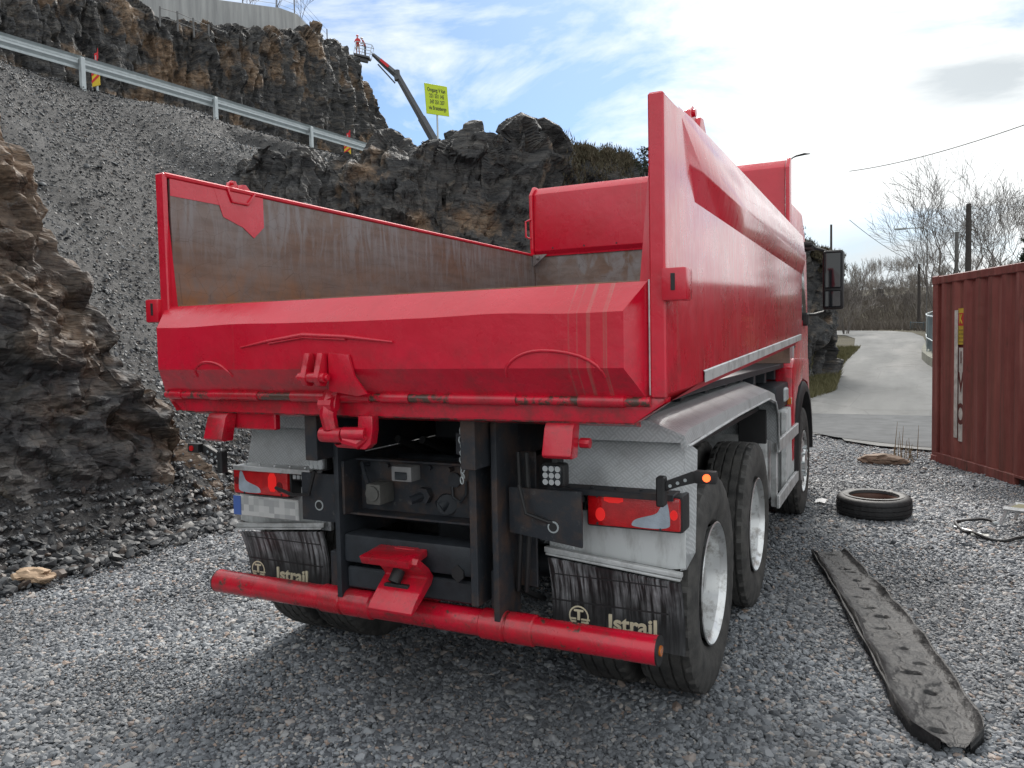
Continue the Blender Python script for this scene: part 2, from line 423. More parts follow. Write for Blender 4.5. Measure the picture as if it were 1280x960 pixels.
# ------------------------------------------------------------------ terrain functions
EY = np.array([-60, -6, 0, 3, 5, 9, 12, 18, 24.5, 27, 31, 45, 63, 80, 120, 900.])
EX = np.array([-4.6, -4.2, -4.0, -4.1, -4.9, -5.2, -5.0, -2.4, -.1, -.9, -2.5, -3., -5., -9., -16, -30.])
def base(x, y):
    b = .037*np.clip(y-14.5, 0, 60); b = b+.01*np.clip(y-75, 0, 400)
    return b
def terr(x, y):
    e = np.interp(y, EY, EX); d = np.clip(e-x, 0, None)
    k = ss(8.0, 11.5, y)
    scree = np.minimum(d*.845, 7.45)
    top = 5.6-3.6*ss(28, 42, y); out = np.where(d < 1.6, d*top/1.6, top+(7.6-top)*np.clip((d-1.6)/6.5, 0, 1))
    h = scree*(1-k)+out*k
    h = h-1.1*ss(9.0, 13, y)*ss(.8, 2.4, d)*(1-ss(7.2, 8.2, d))*(1-ss(27, 30, y))
    h = h+ss(-21.6, -24.5, x)*6
    h = np.minimum(h, 7.45+.04*np.clip(y-8, 0, 30)+ss(-21.6, -24.5, x)*6)
    h = h-.75*ss(9.5, 17, y)*ss(3.5, 7, d)*(1-ss(-14.1, -14.4, x))*(1-ss(30, 34, y))
    far = ss(78, 108, y)*3.6+ss(110, 300, y)*9
    return h+base(x, y)*(1-.5*ss(0, 8, d))+far

# ------------------------------------------------------------------ ground materials
def stonecol(M_, fac, dark=1.0):
    k = dark
    return M_.ramp(fac, [(.0, (.034*k, .038*k, .044*k)), (.3, (.082*k, .091*k, .102*k)), (.6, (.146*k, .158*k, .172*k)), (.8, (.205*k, .216*k, .228*k)),
                         (.9, (.26*k, .26*k, .255*k)), (.955, (.24*k, .17*k, .13*k)), (1., (.33*k, .325*k, .31*k))])
def gravelmat():
    M_ = Mat('crushed stone gravel', rough=.5)
    v = M_.n('ShaderNodeTexVoronoi', i_Scale=42); M_.l(M_.map((1, 1, 1)), v.inputs['Vector'])
    sep = M_.n('ShaderNodeSeparateXYZ'); M_.l(v.outputs['Color'], sep.inputs[0])
    c = stonecol(M_, sep.outputs[0]); ed = M_.vor(42, None, 'DISTANCE_TO_EDGE')
    c = M_.mix(M_.ramp(ed, [(0., .85), (.12, 0.)]), c, (.02, .02, .021))
    c = M_.mix(M_.ramp(M_.noise(.6, 5, .6), [(.35, .5), (.65, 0.)]), c, (.055, .056, .056))
    M_.color(c); M_.bump(v.outputs['Distance'], 1.0, .02); M_.bump(M_.noise(8, 4), .5, .03)
    return M_.m
GRV = gravelmat()
def stonemat(name, dark=1.0, warm=0.):
    M_ = Mat(name, rough=.58, Specular_IOR_Level=.45)
    oi = M_.n('ShaderNodeObjectInfo'); c = stonecol(M_, oi.outputs['Random'], dark)
    c = M_.mix(M_.math('MULTIPLY', M_.noise(30, 3), .4), c, (.06*dark, .062*dark, .066*dark))
    ge = M_.n('ShaderNodeNewGeometry'); big = M_.noise(.55, 4, .6, ge.outputs['Position'])
    c = M_.mix(M_.ramp(big, [(.34, .75), (.60, 0.)]), c, (.038*dark, .040*dark, .043*dark))
    M_.color(c); return M_.m
STN = stonemat('gravel stone', 1.75); STS = stonemat('scree stone', .85)
def soilmat():
    M_ = Mat('dark crushed slate', rough=.75)
    c = M_.ramp(M_.noise(30, 6, .75), [(.3, (.024, .024, .025)), (.55, (.062, .061, .062)), (.72, (.12, .118, .118)), (.85, (.22, .21, .2))])
    big = M_.noise(.5, 4, .6, M_.map((1, .5, 1))); c = M_.mix(M_.ramp(big, [(.35, .55), (.6, 0.)]), c, (.025, .024, .024))
    M_.color(c); M_.bump(M_.noise(22, 7, .8), 1., .05); return M_.m
SOIL = soilmat()

# ground sheet to the horizon
def axis(a, b, c, d, fine, n):
    return np.concatenate([a-(np.linspace(1, 0, n)**3)*(a-c), np.arange(a, b, fine)[1:], b+(np.linspace(0, 1, n)**3)*(d-b)])
gx = axis(-26, 9, -900, 900, .3, 40); gy = axis(-7, 32, -300, 1500, .3, 60)
X, Y = np.meshgrid(gx, gy, indexing='ij'); Z = terr(X, Y)
e_ = np.interp(Y, EY, EX); slope = ss(.0, .8, e_-X)
Z = Z-.22*slope+.018*fbm(np.stack([X*.9, Y*.9, X*0], -1), 3)*(1-slope)*ss(.2, .5, np.hypot(X, Y-3))
GZ = Z
def groundmix():
    M_ = Mat('yard ground', rough=.9, Specular_IOR_Level=.2)
    v = M_.n('ShaderNodeTexVoronoi', i_Scale=42); M_.l(M_.tc.outputs['Object'], v.inputs['Vector'])
    sep = M_.n('ShaderNodeSeparateXYZ'); M_.l(v.outputs['Color'], sep.inputs[0]); c = stonecol(M_, sep.outputs[0], 1.5)
    c = M_.mix(M_.ramp(M_.vor(42, None, 'DISTANCE_TO_EDGE'), [(0., .85), (.12, 0.)]), c, (.02, .02, .021))
    x, y, z = M_.xyz(); mr_ = M_.n('ShaderNodeMapRange', i_1=20., i_2=34.); M_.l(y, mr_.inputs[0])
    g = M_.ramp(M_.noise(.35, 6, .7), [(.3, (.035, .03, .022)), (.55, (.075, .066, .04)), (.75, (.10, .09, .05))])
    c = M_.mix(mr_.outputs[0], c, g); M_.color(c)
    M_.bump(v.outputs['Distance'], .9, .02); M_.bump(M_.noise(6, 5), .5, .04); return M_.m
gridmesh('ground', np.stack([X, Y, Z], -1), groundmix(), smooth=True)

# scree slope of dark crushed slate
sx_ = np.arange(-14.2, -3.6, .1); sy_ = np.arange(-7, 27, .1)
X, Y = np.meshgrid(sx_, sy_, indexing='ij'); Z = terr(X, Y)
P = np.stack([X, Y, Z], -1)
Z = Z+(.22-.12*ss(8, 14, Y))*fbm(P*[.35, .5, .3], 4, 3)*ss(0, 2, np.interp(Y, EY, EX)-X)*ss(-14.2, -13.2, X)+.05*fbm(P*2.2, 4, 9, .65)+.02*fbm(P*9, 2, 12)
Z = Z+.03-.14*(1-ss(-.55+.12*np.sin(Y*3), -.3, np.interp(Y, EY, EX)-X))
SZ = Z.copy()
gridmesh('scree_slope', np.stack([X, Y, Z], -1), SOIL, smooth=True)

# ------------------------------------------------------------------ loose stones: one object per field, each an uncountable mass
def stone_nodes(name, mat, nvar=6, flat=.55):
    g = bpy.data.node_groups.new(name, 'GeometryNodeTree')
    g.interface.new_socket('Geometry', in_out='INPUT', socket_type='NodeSocketGeometry')
    g.interface.new_socket('Geometry', in_out='OUTPUT', socket_type='NodeSocketGeometry')
    gi = g.nodes.new('NodeGroupInput'); go = g.nodes.new('NodeGroupOutput')
    g2i = None; joins = g.nodes.new('GeometryNodeJoinGeometry')
    for k in range(nvar):
        ico = g.nodes.new('GeometryNodeMeshIcoSphere'); ico.inputs['Radius'].default_value = .5; ico.inputs['Subdivisions'].default_value = 2
        rv = g.nodes.new('FunctionNodeRandomValue'); rv.data_type = 'FLOAT_VECTOR'
        rv.inputs[0].default_value = (-.27, -.27, -.22); rv.inputs[1].default_value = (.27, .27, .22); rv.inputs['Seed'].default_value = k*7+1
        sp = g.nodes.new('GeometryNodeSetPosition'); g.links.new(ico.outputs[0], sp.inputs[0]); g.links.new(rv.outputs[0], sp.inputs['Offset'])
        ch = g.nodes.new('GeometryNodeConvexHull'); g.links.new(sp.outputs[0], ch.inputs[0])
        tr = g.nodes.new('GeometryNodeTransform'); g.links.new(ch.outputs[0], tr.inputs[0]); tr.inputs['Scale'].default_value = (1.05, .75, flat)
        sm = g.nodes.new('GeometryNodeSetMaterial'); g.links.new(tr.outputs[0], sm.inputs[0]); sm.inputs['Material'].default_value = mat
        sh = g.nodes.new('GeometryNodeSetShadeSmooth'); g.links.new(sm.outputs[0], sh.inputs[0]); sh.inputs['Shade Smooth'].default_value = False
        ti = g.nodes.new('GeometryNodeGeometryToInstance'); g.links.new(sh.outputs[0], ti.inputs[0]); g.links.new(ti.outputs[0], joins.inputs[0])
    mp_ = g.nodes.new('GeometryNodeMeshToPoints'); g.links.new(gi.outputs[0], mp_.inputs[0])
    ip = g.nodes.new('GeometryNodeInstanceOnPoints'); g.links.new(mp_.outputs[0], ip.inputs['Points']); g.links.new(joins.outputs[0], ip.inputs['Instance'])
    ip.inputs['Pick Instance'].default_value = True
    ra = g.nodes.new('GeometryNodeInputNamedAttribute'); ra.data_type = 'FLOAT_VECTOR'; ra.inputs['Name'].default_value = 'rot'
    sa = g.nodes.new('GeometryNodeInputNamedAttribute'); sa.data_type = 'FLOAT'; sa.inputs['Name'].default_value = 'size'
    ia = g.nodes.new('FunctionNodeRandomValue'); ia.data_type = 'INT'
    for s_ in ia.inputs:
        if s_.type == 'INT' and s_.name == 'Max': s_.default_value = nvar-1
    g.links.new([o for o in ia.outputs if o.type == 'INT'][0], ip.inputs['Instance Index'])
    g.links.new(ra.outputs[0], ip.inputs['Rotation']); g.links.new(sa.outputs[0], ip.inputs['Scale'])
    g.links.new(ip.outputs[0], go.inputs[0]); return g
rng = np.random.default_rng(5)
def stone_field(name, label, pts, sizes, rots, group):
    me = bpy.data.meshes.new(name); me.vertices.add(len(pts)); me.vertices.foreach_set('co', pts.reshape(-1).astype(np.float32))
    a = me.attributes.new('rot', 'FLOAT_VECTOR', 'POINT'); a.data.foreach_set('vector', rots.reshape(-1).astype(np.float32))
    a = me.attributes.new('size', 'FLOAT', 'POINT'); a.data.foreach_set('value', sizes.astype(np.float32))
    o = link(name, me); md = o.modifiers.new('stones', 'NODES'); md.node_group = group
    return tag(o, label, 'gravel', kind='stuff')
def visible_points(n, tmin, tmax, px0=-40, px1=1320):
    # spread evenly over the part of the flat yard in front of the camera
    t = np.sqrt(rng.uniform(tmin**2, tmax**2, n)); px = rng.uniform(px0, px1, n)
    d = _f[None]+_r[None]*((px-640)/F)[:, None]; d[:, 2] = 0; 
    return CAM[0]+d[:, 0]*t, CAM[1]+d[:, 1]*t, t
def gz(x, y):
    # height of the ground sheet, bilinear
    i = np.clip(np.searchsorted(gx, x)-1, 0, len(gx)-2); j = np.clip(np.searchsorted(gy, y)-1, 0, len(gy)-2)
    a = (x-gx[i])/(gx[i+1]-gx[i]); b = (y-gy[j])/(gy[j+1]-gy[j])
    return GZ[i, j]*(1-a)*(1-b)+GZ[i+1, j]*a*(1-b)+GZ[i, j+1]*(1-a)*b+GZ[i+1, j+1]*a*b
GG = stone_nodes('gravel nodes', STN)
xs, ys, ts = [], [], []
for n_, a_, b_ in ((80000, 2.6, 5.2), (115000, 5.2, 9.5), (60000, 9.5, 17)):
    x, y, t = visible_points(n_, a_, b_); xs.append(x); ys.append(y); ts.append(t)
x = np.concatenate(xs); y = np.concatenate(ys); t = np.concatenate(ts)
ok = (x > np.interp(y, EY, EX)+.30+.15*np.sin(y*2.3)+rng.normal(0, .10, len(x))) & (y < 13.0-.9*np.clip(x, 0, 4)+.25*np.sin(x*5)) & (x < 6); x, y, t = x[ok], y[ok], t[ok]
sz = (.0125+.014*rng.random(len(x))**1.6)*1.25*np.interp(t, [3, 6, 10, 16], [1, 1.1, 1.3, 1.7])
sz *= np.where(rng.random(len(x)) < .03, 1.8, 1)*(.8+.35*vnoise(np.stack([x*1.3, y*1.3, x*0], -1), 4))
pts = np.stack([x, y, gz(x, y)+sz*.1+rng.random(len(x))*.006], -1)
rots = np.stack([rng.normal(0, .35, len(x)), rng.normal(0, .35, len(x)), rng.uniform(0, 6.28, len(x))], -1)
stone_field('gravel', 'grey crushed stone gravel covering the yard under and around the truck', pts, sz, rots, GG)
# scree stones
GS = stone_nodes('scree nodes', STS, flat=.4)
n_ = 230000; x = rng.uniform(-14.1, -3.9, n_); y = rng.uniform(-2, 17, n_)
i = np.clip(((x+14.2)/.1).astype(int), 0, SZ.shape[0]-1); j = np.clip(((y+7)/.1).astype(int), 0, SZ.shape[1]-1)
z = SZ[i, j]; sz = .018+.03*rng.random(n_)**2.0; sz *= np.where(rng.random(n_) < .006, 2.4, 1)
dn = np.clip(.55+.5*vnoise(np.stack([x*.4, y*.4, x*0], -1), 5), .25, 1); ok = (rng.random(n_) < dn) & (z > .03)
x, y, z, sz = x[ok], y[ok], z[ok], sz[ok]
rots = np.stack([rng.normal(0, .5, len(x)), rng.normal(.6, .45, len(x)), rng.uniform(-.6, .6, len(x))], -1)
stone_field('scree_rubble', 'dark slate chips lying loose on the slope left of the truck', np.stack([x, y, z+.004], -1), sz, rots, GS)

# ------------------------------------------------------------------ rock
def rockmat(name, tan=.3, dark=1., rot=(.4, .5, .2), tanz=None, streak=1.):
    M_ = Mat(name, rough=.7, Specular_IOR_Level=.3)
    v = M_.map((1, 1, 4.5), rot)
    st = M_.noise(1.1, 8, .68, v, .4); nz = M_.noise(.55, 5, .6); fine = M_.noise(9, 7, .75)
    c = M_.ramp(st, [(.28, (.022*dark, .023*dark, .026*dark)), (.46, (.058*dark, .058*dark, .060*dark)), (.60, (.12*dark, .112*dark, .104*dark)), (.74, (.22*dark, .20*dark, .18*dark))])
    tanc = M_.ramp(st, [(.3, (.10, .062, .038)), (.55, (.25, .17, .11)), (.75, (.40, .32, .24))])
    tf = M_.ramp(nz, [(.62-tan*.35, 0.), (.70-tan*.3, 1.)])
    if tanz:
        x, y, z = M_.xyz(); mz = M_.n('ShaderNodeMapRange', i_1=tanz[0], i_2=tanz[1]); M_.l(M_.math('ADD', z, M_.math('MULTIPLY', nz, 1.5)), mz.inputs[0])
        tf = M_.math('MAXIMUM', M_.math('MULTIPLY', tf, .7), M_.math('MULTIPLY', mz.outputs[0], .9))
    c = M_.mix(tf, c, tanc)
    du = M_.ramp(M_.noise(2.3, 6, .7), [(.56, 0.), (.66, .55)]); c = M_.mix(du, c, (.15, .12, .09))
    lich = M_.ramp(M_.noise(5, 6, .75), [(.60, 0.), (.68, .6)]); c = M_.mix(lich, c, (.27*dark, .27*dark, .265*dark))
    cr = M_.vor(1.6, M_.map((1, 1, 3), rot), 'DISTANCE_TO_EDGE'); c = M_.mix(M_.ramp(cr, [(0., .8), (.02, 0.)]), c, (.012, .012, .012))
    c = M_.mix(M_.ramp(fine, [(.35, .6), (.55, 0.)]), c, (.02, .02, .021))
    M_.color(c); M_.rough(M_.ramp(fine, [(.3, .5), (.7, .85)]))
    for sc_, di_, stn in ((2.2, .10, .9), (6.5, .045, .9), (17., .018, .8)):
        vv_ = M_.n('ShaderNodeTexVoronoi', i_Scale=sc_); M_.l(M_.map((.55, 1, 2.4), rot), vv_.inputs['Vector'])
        sp_ = M_.n('ShaderNodeSeparateXYZ'); M_.l(vv_.outputs['Color'], sp_.inputs[0]); rp_ = M_.math('MULTIPLY_ADD', vv_.outputs['Distance'], -.6, sp_.outputs[0]); M_.bump(rp_, stn, di_)
    M_.bump(st, .5, .06); M_.bump(fine, .6, .02); return M_.m
def rockify(P, amps, rot, seed, strata=(2.2, 2.2, .5), edge=0.06):
    n = gnormals(P); d = 0; R_ = rotm(*rot)
    warp = P+.06*np.stack([fbm(P*1.3, 3, seed+20), fbm(P*1.3, 3, seed+21), fbm(P*1.3, 3, seed+22)], -1)
    for k, (s_, a) in enumerate(amps):
        v, e = facet(warp, np.array(strata)*s_, seed+31*k, R_, 1.5)
        d = d+a*v-a*edge*np.exp(-e*14)
    d = d+.022*fbm(P*6, 4, seed+50, .65)
    e = np.pad(d, 1, mode='edge'); d = d*.6+.1*(e[:-2, 1:-1]+e[2:, 1:-1]+e[1:-1, :-2]+e[1:-1, 2:])
    return P+n*d[..., None]
# left outcrop
ux = np.linspace(-6, 3.9, 430); vv = np.linspace(-.06, 1, 230)
U, V = np.meshgrid(ux, vv, indexing='ij')
# each column climbs from the toe of the face to the crest, then runs back into the hill
toe = np.interp(U, [-8, 0, 1, 2.4, 3.3, 4], [-4.9, -4.55, -4.5, -4.3, -4.1, -4.2])
crest_h = np.interp(U, [-8, .5, 1.2, 2.0, 2.5, 3.0, 3.5, 4], [5.6, 5.1, 4.9, 4.15, 2.95, 1.7, .7, .08])
run = V*np.interp(U, [-8, 1.5, 2.4, 3.1, 4], [2.9, 2.4, 2.1, 1.4, .8])
prof = np.interp(V, [-.06, 0, .1, .35, .6, .78, 1.0], [-.04, 0, .10, .50, .88, 1., .93])
P = np.stack([toe-run, U+.35*V*0, prof*crest_h], -1)
lean = ss(1.0, 3.9, U)
P[..., 1] += -lean*V*.6
P = rockify(P, [(1.0, .26), (.45, .17), (.2, .10), (.1, .045)], (.35, .75, .5), 11, (2.2, 1.3, .42))
gridmesh('rock_outcrop', P, rockmat('fractured slate with tan faces', .30, 1.0, (.35, .75, .5), tanz=(2.7, 4.5)))
# rocky ledges breaking out of the scree, beside the middle outcrop
def ledge(cx, cy, cz, lx, ly, h, rz, seed, mat):
    U, V = np.meshgrid(np.linspace(-1, 1, 90), np.linspace(-1, 1, 60), indexing='ij')
    z = h*(1-np.abs(V)**1.6)*(1-np.abs(U)**3)-.15
    x = U*lx; y = V*ly; c_, s_ = cos(rz), sin(rz)
    P = np.stack([cx+x*c_-y*s_, cy+x*s_+y*c_, terr(cx+x*c_-y*s_, cy+x*s_+y*c_)+z+cz], -1)
    return rockify(P, [(.7, .22), (.3, .12), (.12, .05)], (.9, .3, .6), seed, (1.6, 1.6, .35))
RK2 = rockmat('dark slate outcrop', .22, .62, (1.0, .3, .6))
for k, (a, b, c_, lx, ly, h, rz) in enumerate([(-8.7, 9.6, 0, 1.7, .55, .75, 2.25), (-7.6, 9.9, -.05, 1.9, .6, .9, 2.3), (-9.8, 9.3, 0, 1.2, .4, .5, 2.2), (*at(492, 235, 16.4)[:2], .1, 1.9, .9, 1.1, 2.0), (*at(525, 262, 15.6)[:2], .0, 1.7, .8, 1.0, 1.7), (*at(470, 262, 15.2)[:2], .0, 1.5, .6, .8, 2.3)]):
    gridmesh('rock_ledge', ledge(a, b, c_, lx, ly, h, rz, 60+k, RK2), RK2)
# middle outcrop: toe line and crest line from its two ends
T = np.linspace(0, 1, 640); Vv = np.linspace(0, 1, 200)
crest = [(330, 186, 16.6), (390, 205, 17.6), (440, 212, 18.2), (470, 206, 18.6), (500, 199, 18.5), (530, 195, 17.6), (548, 188, 17), (562, 166, 16.5), (590, 158, 16.5), (615, 163, 16.7), (636, 182, 17.2), (640, 170, 17.3), (655, 156, 17.4), (664, 172, 17.6), (690, 176, 18.5), (735, 178, 19.5),
         (780, 192, 20.5), (815, 213, 21.3), (880, 235, 22.3), (960, 268, 23.6), (1010, 296, 24.6), (1042, 322, 25.3), (1053, 345, 26)]
C_ = np.array([at(*c) for c in crest]); px_ = np.array([c[0] for c in crest]); q = np.interp(T, [0, 1], [330, 1053])
CX, CY, CZ = [np.interp(q, px_, C_[:, i]) for i in range(3)]
TX = np.interp(q, [330, 400, 470, 560, 640, 800, 1000, 1053], [-10.2, -7.9, -6.8, -5.6, -4.7, -3.0, -.35, .15]); TY = np.interp(q, [330, 400, 470, 560, 640, 800, 1000, 1053], [8.9, 8.0, 8.2, 9.6, 11.0, 16.0, 22.2, 25.0])
TZ = terr(TX+1.2, TY)
KL = ss(560, 420, q)[:, None]          # the low left end dives under the scree behind its crest
V = Vv[None, :]
prof_h = np.interp(Vv, [0, .08, .55, .72, 1], [0, .0, .93, 1.0, .96])[None]; prof_r = np.interp(Vv, [0, .08, .55, .72, 1], [0, .06, .75, 1.0, 2.2])[None]
prof_r = prof_r-KL*np.interp(Vv, [0, .72, 1], [0, 0, .95])[None]; prof_r = prof_r-ss(985, 1050, q)[:, None]*np.interp(Vv, [0, .72, 1], [0, 0, 1.0])[None]; prof_h = prof_h-KL*np.interp(Vv, [0, .72, 1], [0, 0, .42])[None]
P = np.stack([TX[:, None]+(CX-TX)[:, None]*prof_r, TY[:, None]+(CY-TY)[:, None]*prof_r, (TZ-.3)[:, None]+(CZ-TZ+.3)[:, None]*prof_h], -1)
P = rockify(P, [(1.1, .42), (.5, .24), (.2, .09)], (1.0, .3, .6), 77, (2.0, 2.0, .6))
ROCKMID = P
gridmesh('rock_knoll', P, rockmat('dark lichened slate', .25, .62, (1.0, .3, .6)))
# cliff behind the upper road
T = np.linspace(0, 1, 520); crest = [(-330, -120, 19), (-150, -70, 22), (0, -28, 25), (110, -6, 28), (160, 6, 29.5), (230, 30, 31), (300, 36, 33), (345, 40, 35), (395, 38, 38), (425, 52, 41), (445, 90, 43), (462, 135, 44.2), (480, 172, 45), (492, 193, 46)]
C_ = np.array([at(*c) for c in crest]); px_ = np.array([c[0] for c in crest]); q = -330+T*822
CX, CY, CZ = [np.interp(q, px_, C_[:, i]) for i in range(3)]
TX = np.interp(CY, [-30, 12, 20, 34, 40], [-20.8, -20.9, -20.9, -21.8, -22.6]); TY = CY-.6
Vv = np.linspace(0, 1, 190)
prof_h = np.interp(Vv, [0, .06, .7, .85, 1], [0, .02, .95, 1.0, 1.0])[None]; prof_r = np.interp(Vv, [0, .06, .7, .85, 1], [0, .04, .8, 1.0, 1.7])[None]
P = np.stack([TX[:, None]+(CX-TX)[:, None]*prof_r, TY[:, None]+(CY-TY)[:, None]*prof_r, 7.0+(CZ-7.0)[:, None]*prof_h], -1)
P = rockify(P, [(1.2, .38), (.5, .28), (.2, .14)], (1.2, .5, .35), 123, (3.4, 2.4, .5))
gridmesh('cliff', P, rockmat('blasted cliff slate', .30, .85, (1.25, .15, .4)))
# small far mound right of the cliff's foot
U, V = np.meshgrid(np.linspace(-1, 1, 60), np.linspace(-1, 1, 40), indexing='ij'); c0 = at(493, 192, 55)
P = np.stack([c0[0]+U*2.6, c0[1]+V*3, c0[2]-4+4.5*np.clip(1-U**2-V**2, 0, 1)**.5], -1)
gridmesh('far_mound', rockify(P, [(1, .3), (.4, .15)], (1, .2, .3), 9), RK2)

# upper road and asphalt road to the right
ASPH = Mat('pale worn asphalt', rough=.9, Specular_IOR_Level=.25)
c = ASPH.ramp(ASPH.noise(.5, 5, .6, ASPH.map((1, .16, 1))), [(.3, (.12, .123, .122)), (.5, (.19, .192, .188)), (.68, (.29, .285, .275))])
c = ASPH.mix(ASPH.math('MULTIPLY', ASPH.noise(60, 3), .4), c, (.09, .09, .09)); c = ASPH.mix(ASPH.ramp(ASPH.vor(.45, ASPH.map((1.6, .5, 1)), 'DISTANCE_TO_EDGE'), [(0., .3), (.01, 0.)]), c, (.06, .06, .06)); c = ASPH.mix(ASPH.ramp(ASPH.noise(1.3, 6, .7), [(.5, 0.), (.7, .5)]), c, (.10, .098, .092)); ASPH.color(c); ASPH.bump(ASPH.noise(120, 3), .3, .004); ASPH = ASPH.m
yy = np.concatenate([np.arange(9.4, 40, .5), np.arange(40, 78.1, 1.)])
Lx = np.interp(yy, [9.4, 10.2, 11.0, 12.2, 12.8, 16, 20, 30, 43, 55, 61, 65, 69, 74, 78], [3.6, 2.2, 1.3, .3, -1.0, -1.2, .3, -.1, .05, -.4, -1.3, -3.2, -8.0, -19, -30])
Rx = np.interp(yy, [9.4, 12, 20, 33, 45, 56, 64, 69, 73, 76, 78], [7, 7.5, 3.9, 3.15, 3.6, 3.7, 3.2, 1.8, -2., -14, -29])
k = np.linspace(0, 1, 14)[None]; X = Lx[:, None]*(1-k)+Rx[:, None]*k; Y = np.repeat(yy[:, None], 14, 1)
X[:10] += .25*np.sin(Y[:10]*4+k*0)
gridmesh('road', np.stack([X, Y, base(X, Y)+.035], -1), ASPH, smooth=True)
# darker patch of newer asphalt where the yard joins the road
yy = np.arange(10.4, 15.3, .3); k = np.linspace(0, 1, 14)[None]
Lx = np.interp(yy, [10.4, 11.2, 12.5, 15.3], [2.4, 1.2, .3, -.9]); X = Lx[:, None]*(1-k)+7*k; Y = np.repeat(yy[:, None], 14, 1)-.25*(X-1)*0
DASP = simple('darker damp asphalt', (.10, .104, .108), .9, nscale=8, Specular_IOR_Level=.25)
gridmesh('road_apron', np.stack([X, Y, base(X, Y)+.041+.0*X], -1), DASP, smooth=True)
yy = np.arange(-30, 60, 1.); X = np.array([-20.9, -14.0])[None]+0*yy[:, None]; Y = np.repeat(yy[:, None], 2, 1)
gridmesh('upper_road', np.stack([X, Y, 7.5+.04*np.clip(Y-8, 0, 30)], -1), DASP, smooth=True)
# verge of dry grass on the left of the road
def grassmat(name, a, b):
    M_ = Mat(name, rough=.8); M_.color(M_.mix(M_.noise(3, 4), a, b)); return M_.m
DRYG = grassmat('dry winter grass', (.16, .13, .06), (.08, .09, .035))
def blades(name, label, pts, h, w_, mat, cat='grass'):
    n = len(pts); a = rng.uniform(0, 6.28, n); hh = h*(.4+.9*rng.random(n)); lx = rng.normal(0, .35, n)*hh; ly = rng.normal(0, .35, n)*hh
    dx = np.cos(a)*w_; dy = np.sin(a)*w_
    V_ = np.stack([np.stack([pts[:, 0]-dx, pts[:, 1]-dy, pts[:, 2]], -1), np.stack([pts[:, 0]+dx, pts[:, 1]+dy, pts[:, 2]], -1),
                   np.stack([pts[:, 0]+lx, pts[:, 1]+ly, pts[:, 2]+hh], -1)], 1).reshape(-1, 3)
    return tag(trimesh(name, V_, np.arange(3*n).reshape(-1, 3), mat), label, cat, kind='stuff')
yv = rng.uniform(16.5, 43, 45000); le = np.interp(yv, [18, 20, 30, 43], [-.2, .3, -.1, .05]); el = np.interp(yv, EY, EX)+.1
xv = el-.5+(le+.3-el+.5)*rng.random(len(yv)); blades('verge_grass', 'dry yellowish grass on the verge between road and rock', np.stack([xv, yv, terr(xv, yv)-.02], -1), .2, .018, DRYG)
# heather and dead grass on the knoll's top
n_ = 110000; ii = rng.integers(int(.50*640), int(.99*640), n_); jj = np.clip((rng.beta(2.2, 2.0, n_)*125+70).astype(int), 0, 199)
pp = ROCKMID[ii, jj]; cl_ = vnoise(pp*1.1, 5)+.3*vnoise(pp*3.3, 8); up = gnormals(ROCKMID)[ii, jj][:, 2]
ok = (cl_ > .12+.014*(112-jj)); pp = pp[ok]
pp = pp+rng.normal(0, .05, pp.shape)+np.array([0, 0, .03])
blades('heather', 'brown heather and dead grass tufts along the top of the rock knoll', pp, .10, .014, grassmat('heather', (.075, .05, .03), (.06, .06, .028)), 'heather')

# ================================================================== THE TRUCK
TR = thing('tipper_truck', 'big red three-axle tipper truck seen from behind with an open rusty load body', 'truck', (0, 0, 0))
WX = 1.26
def zb(y): return 1.475+.040*y           # lower edge of the side walls rises towards the cab
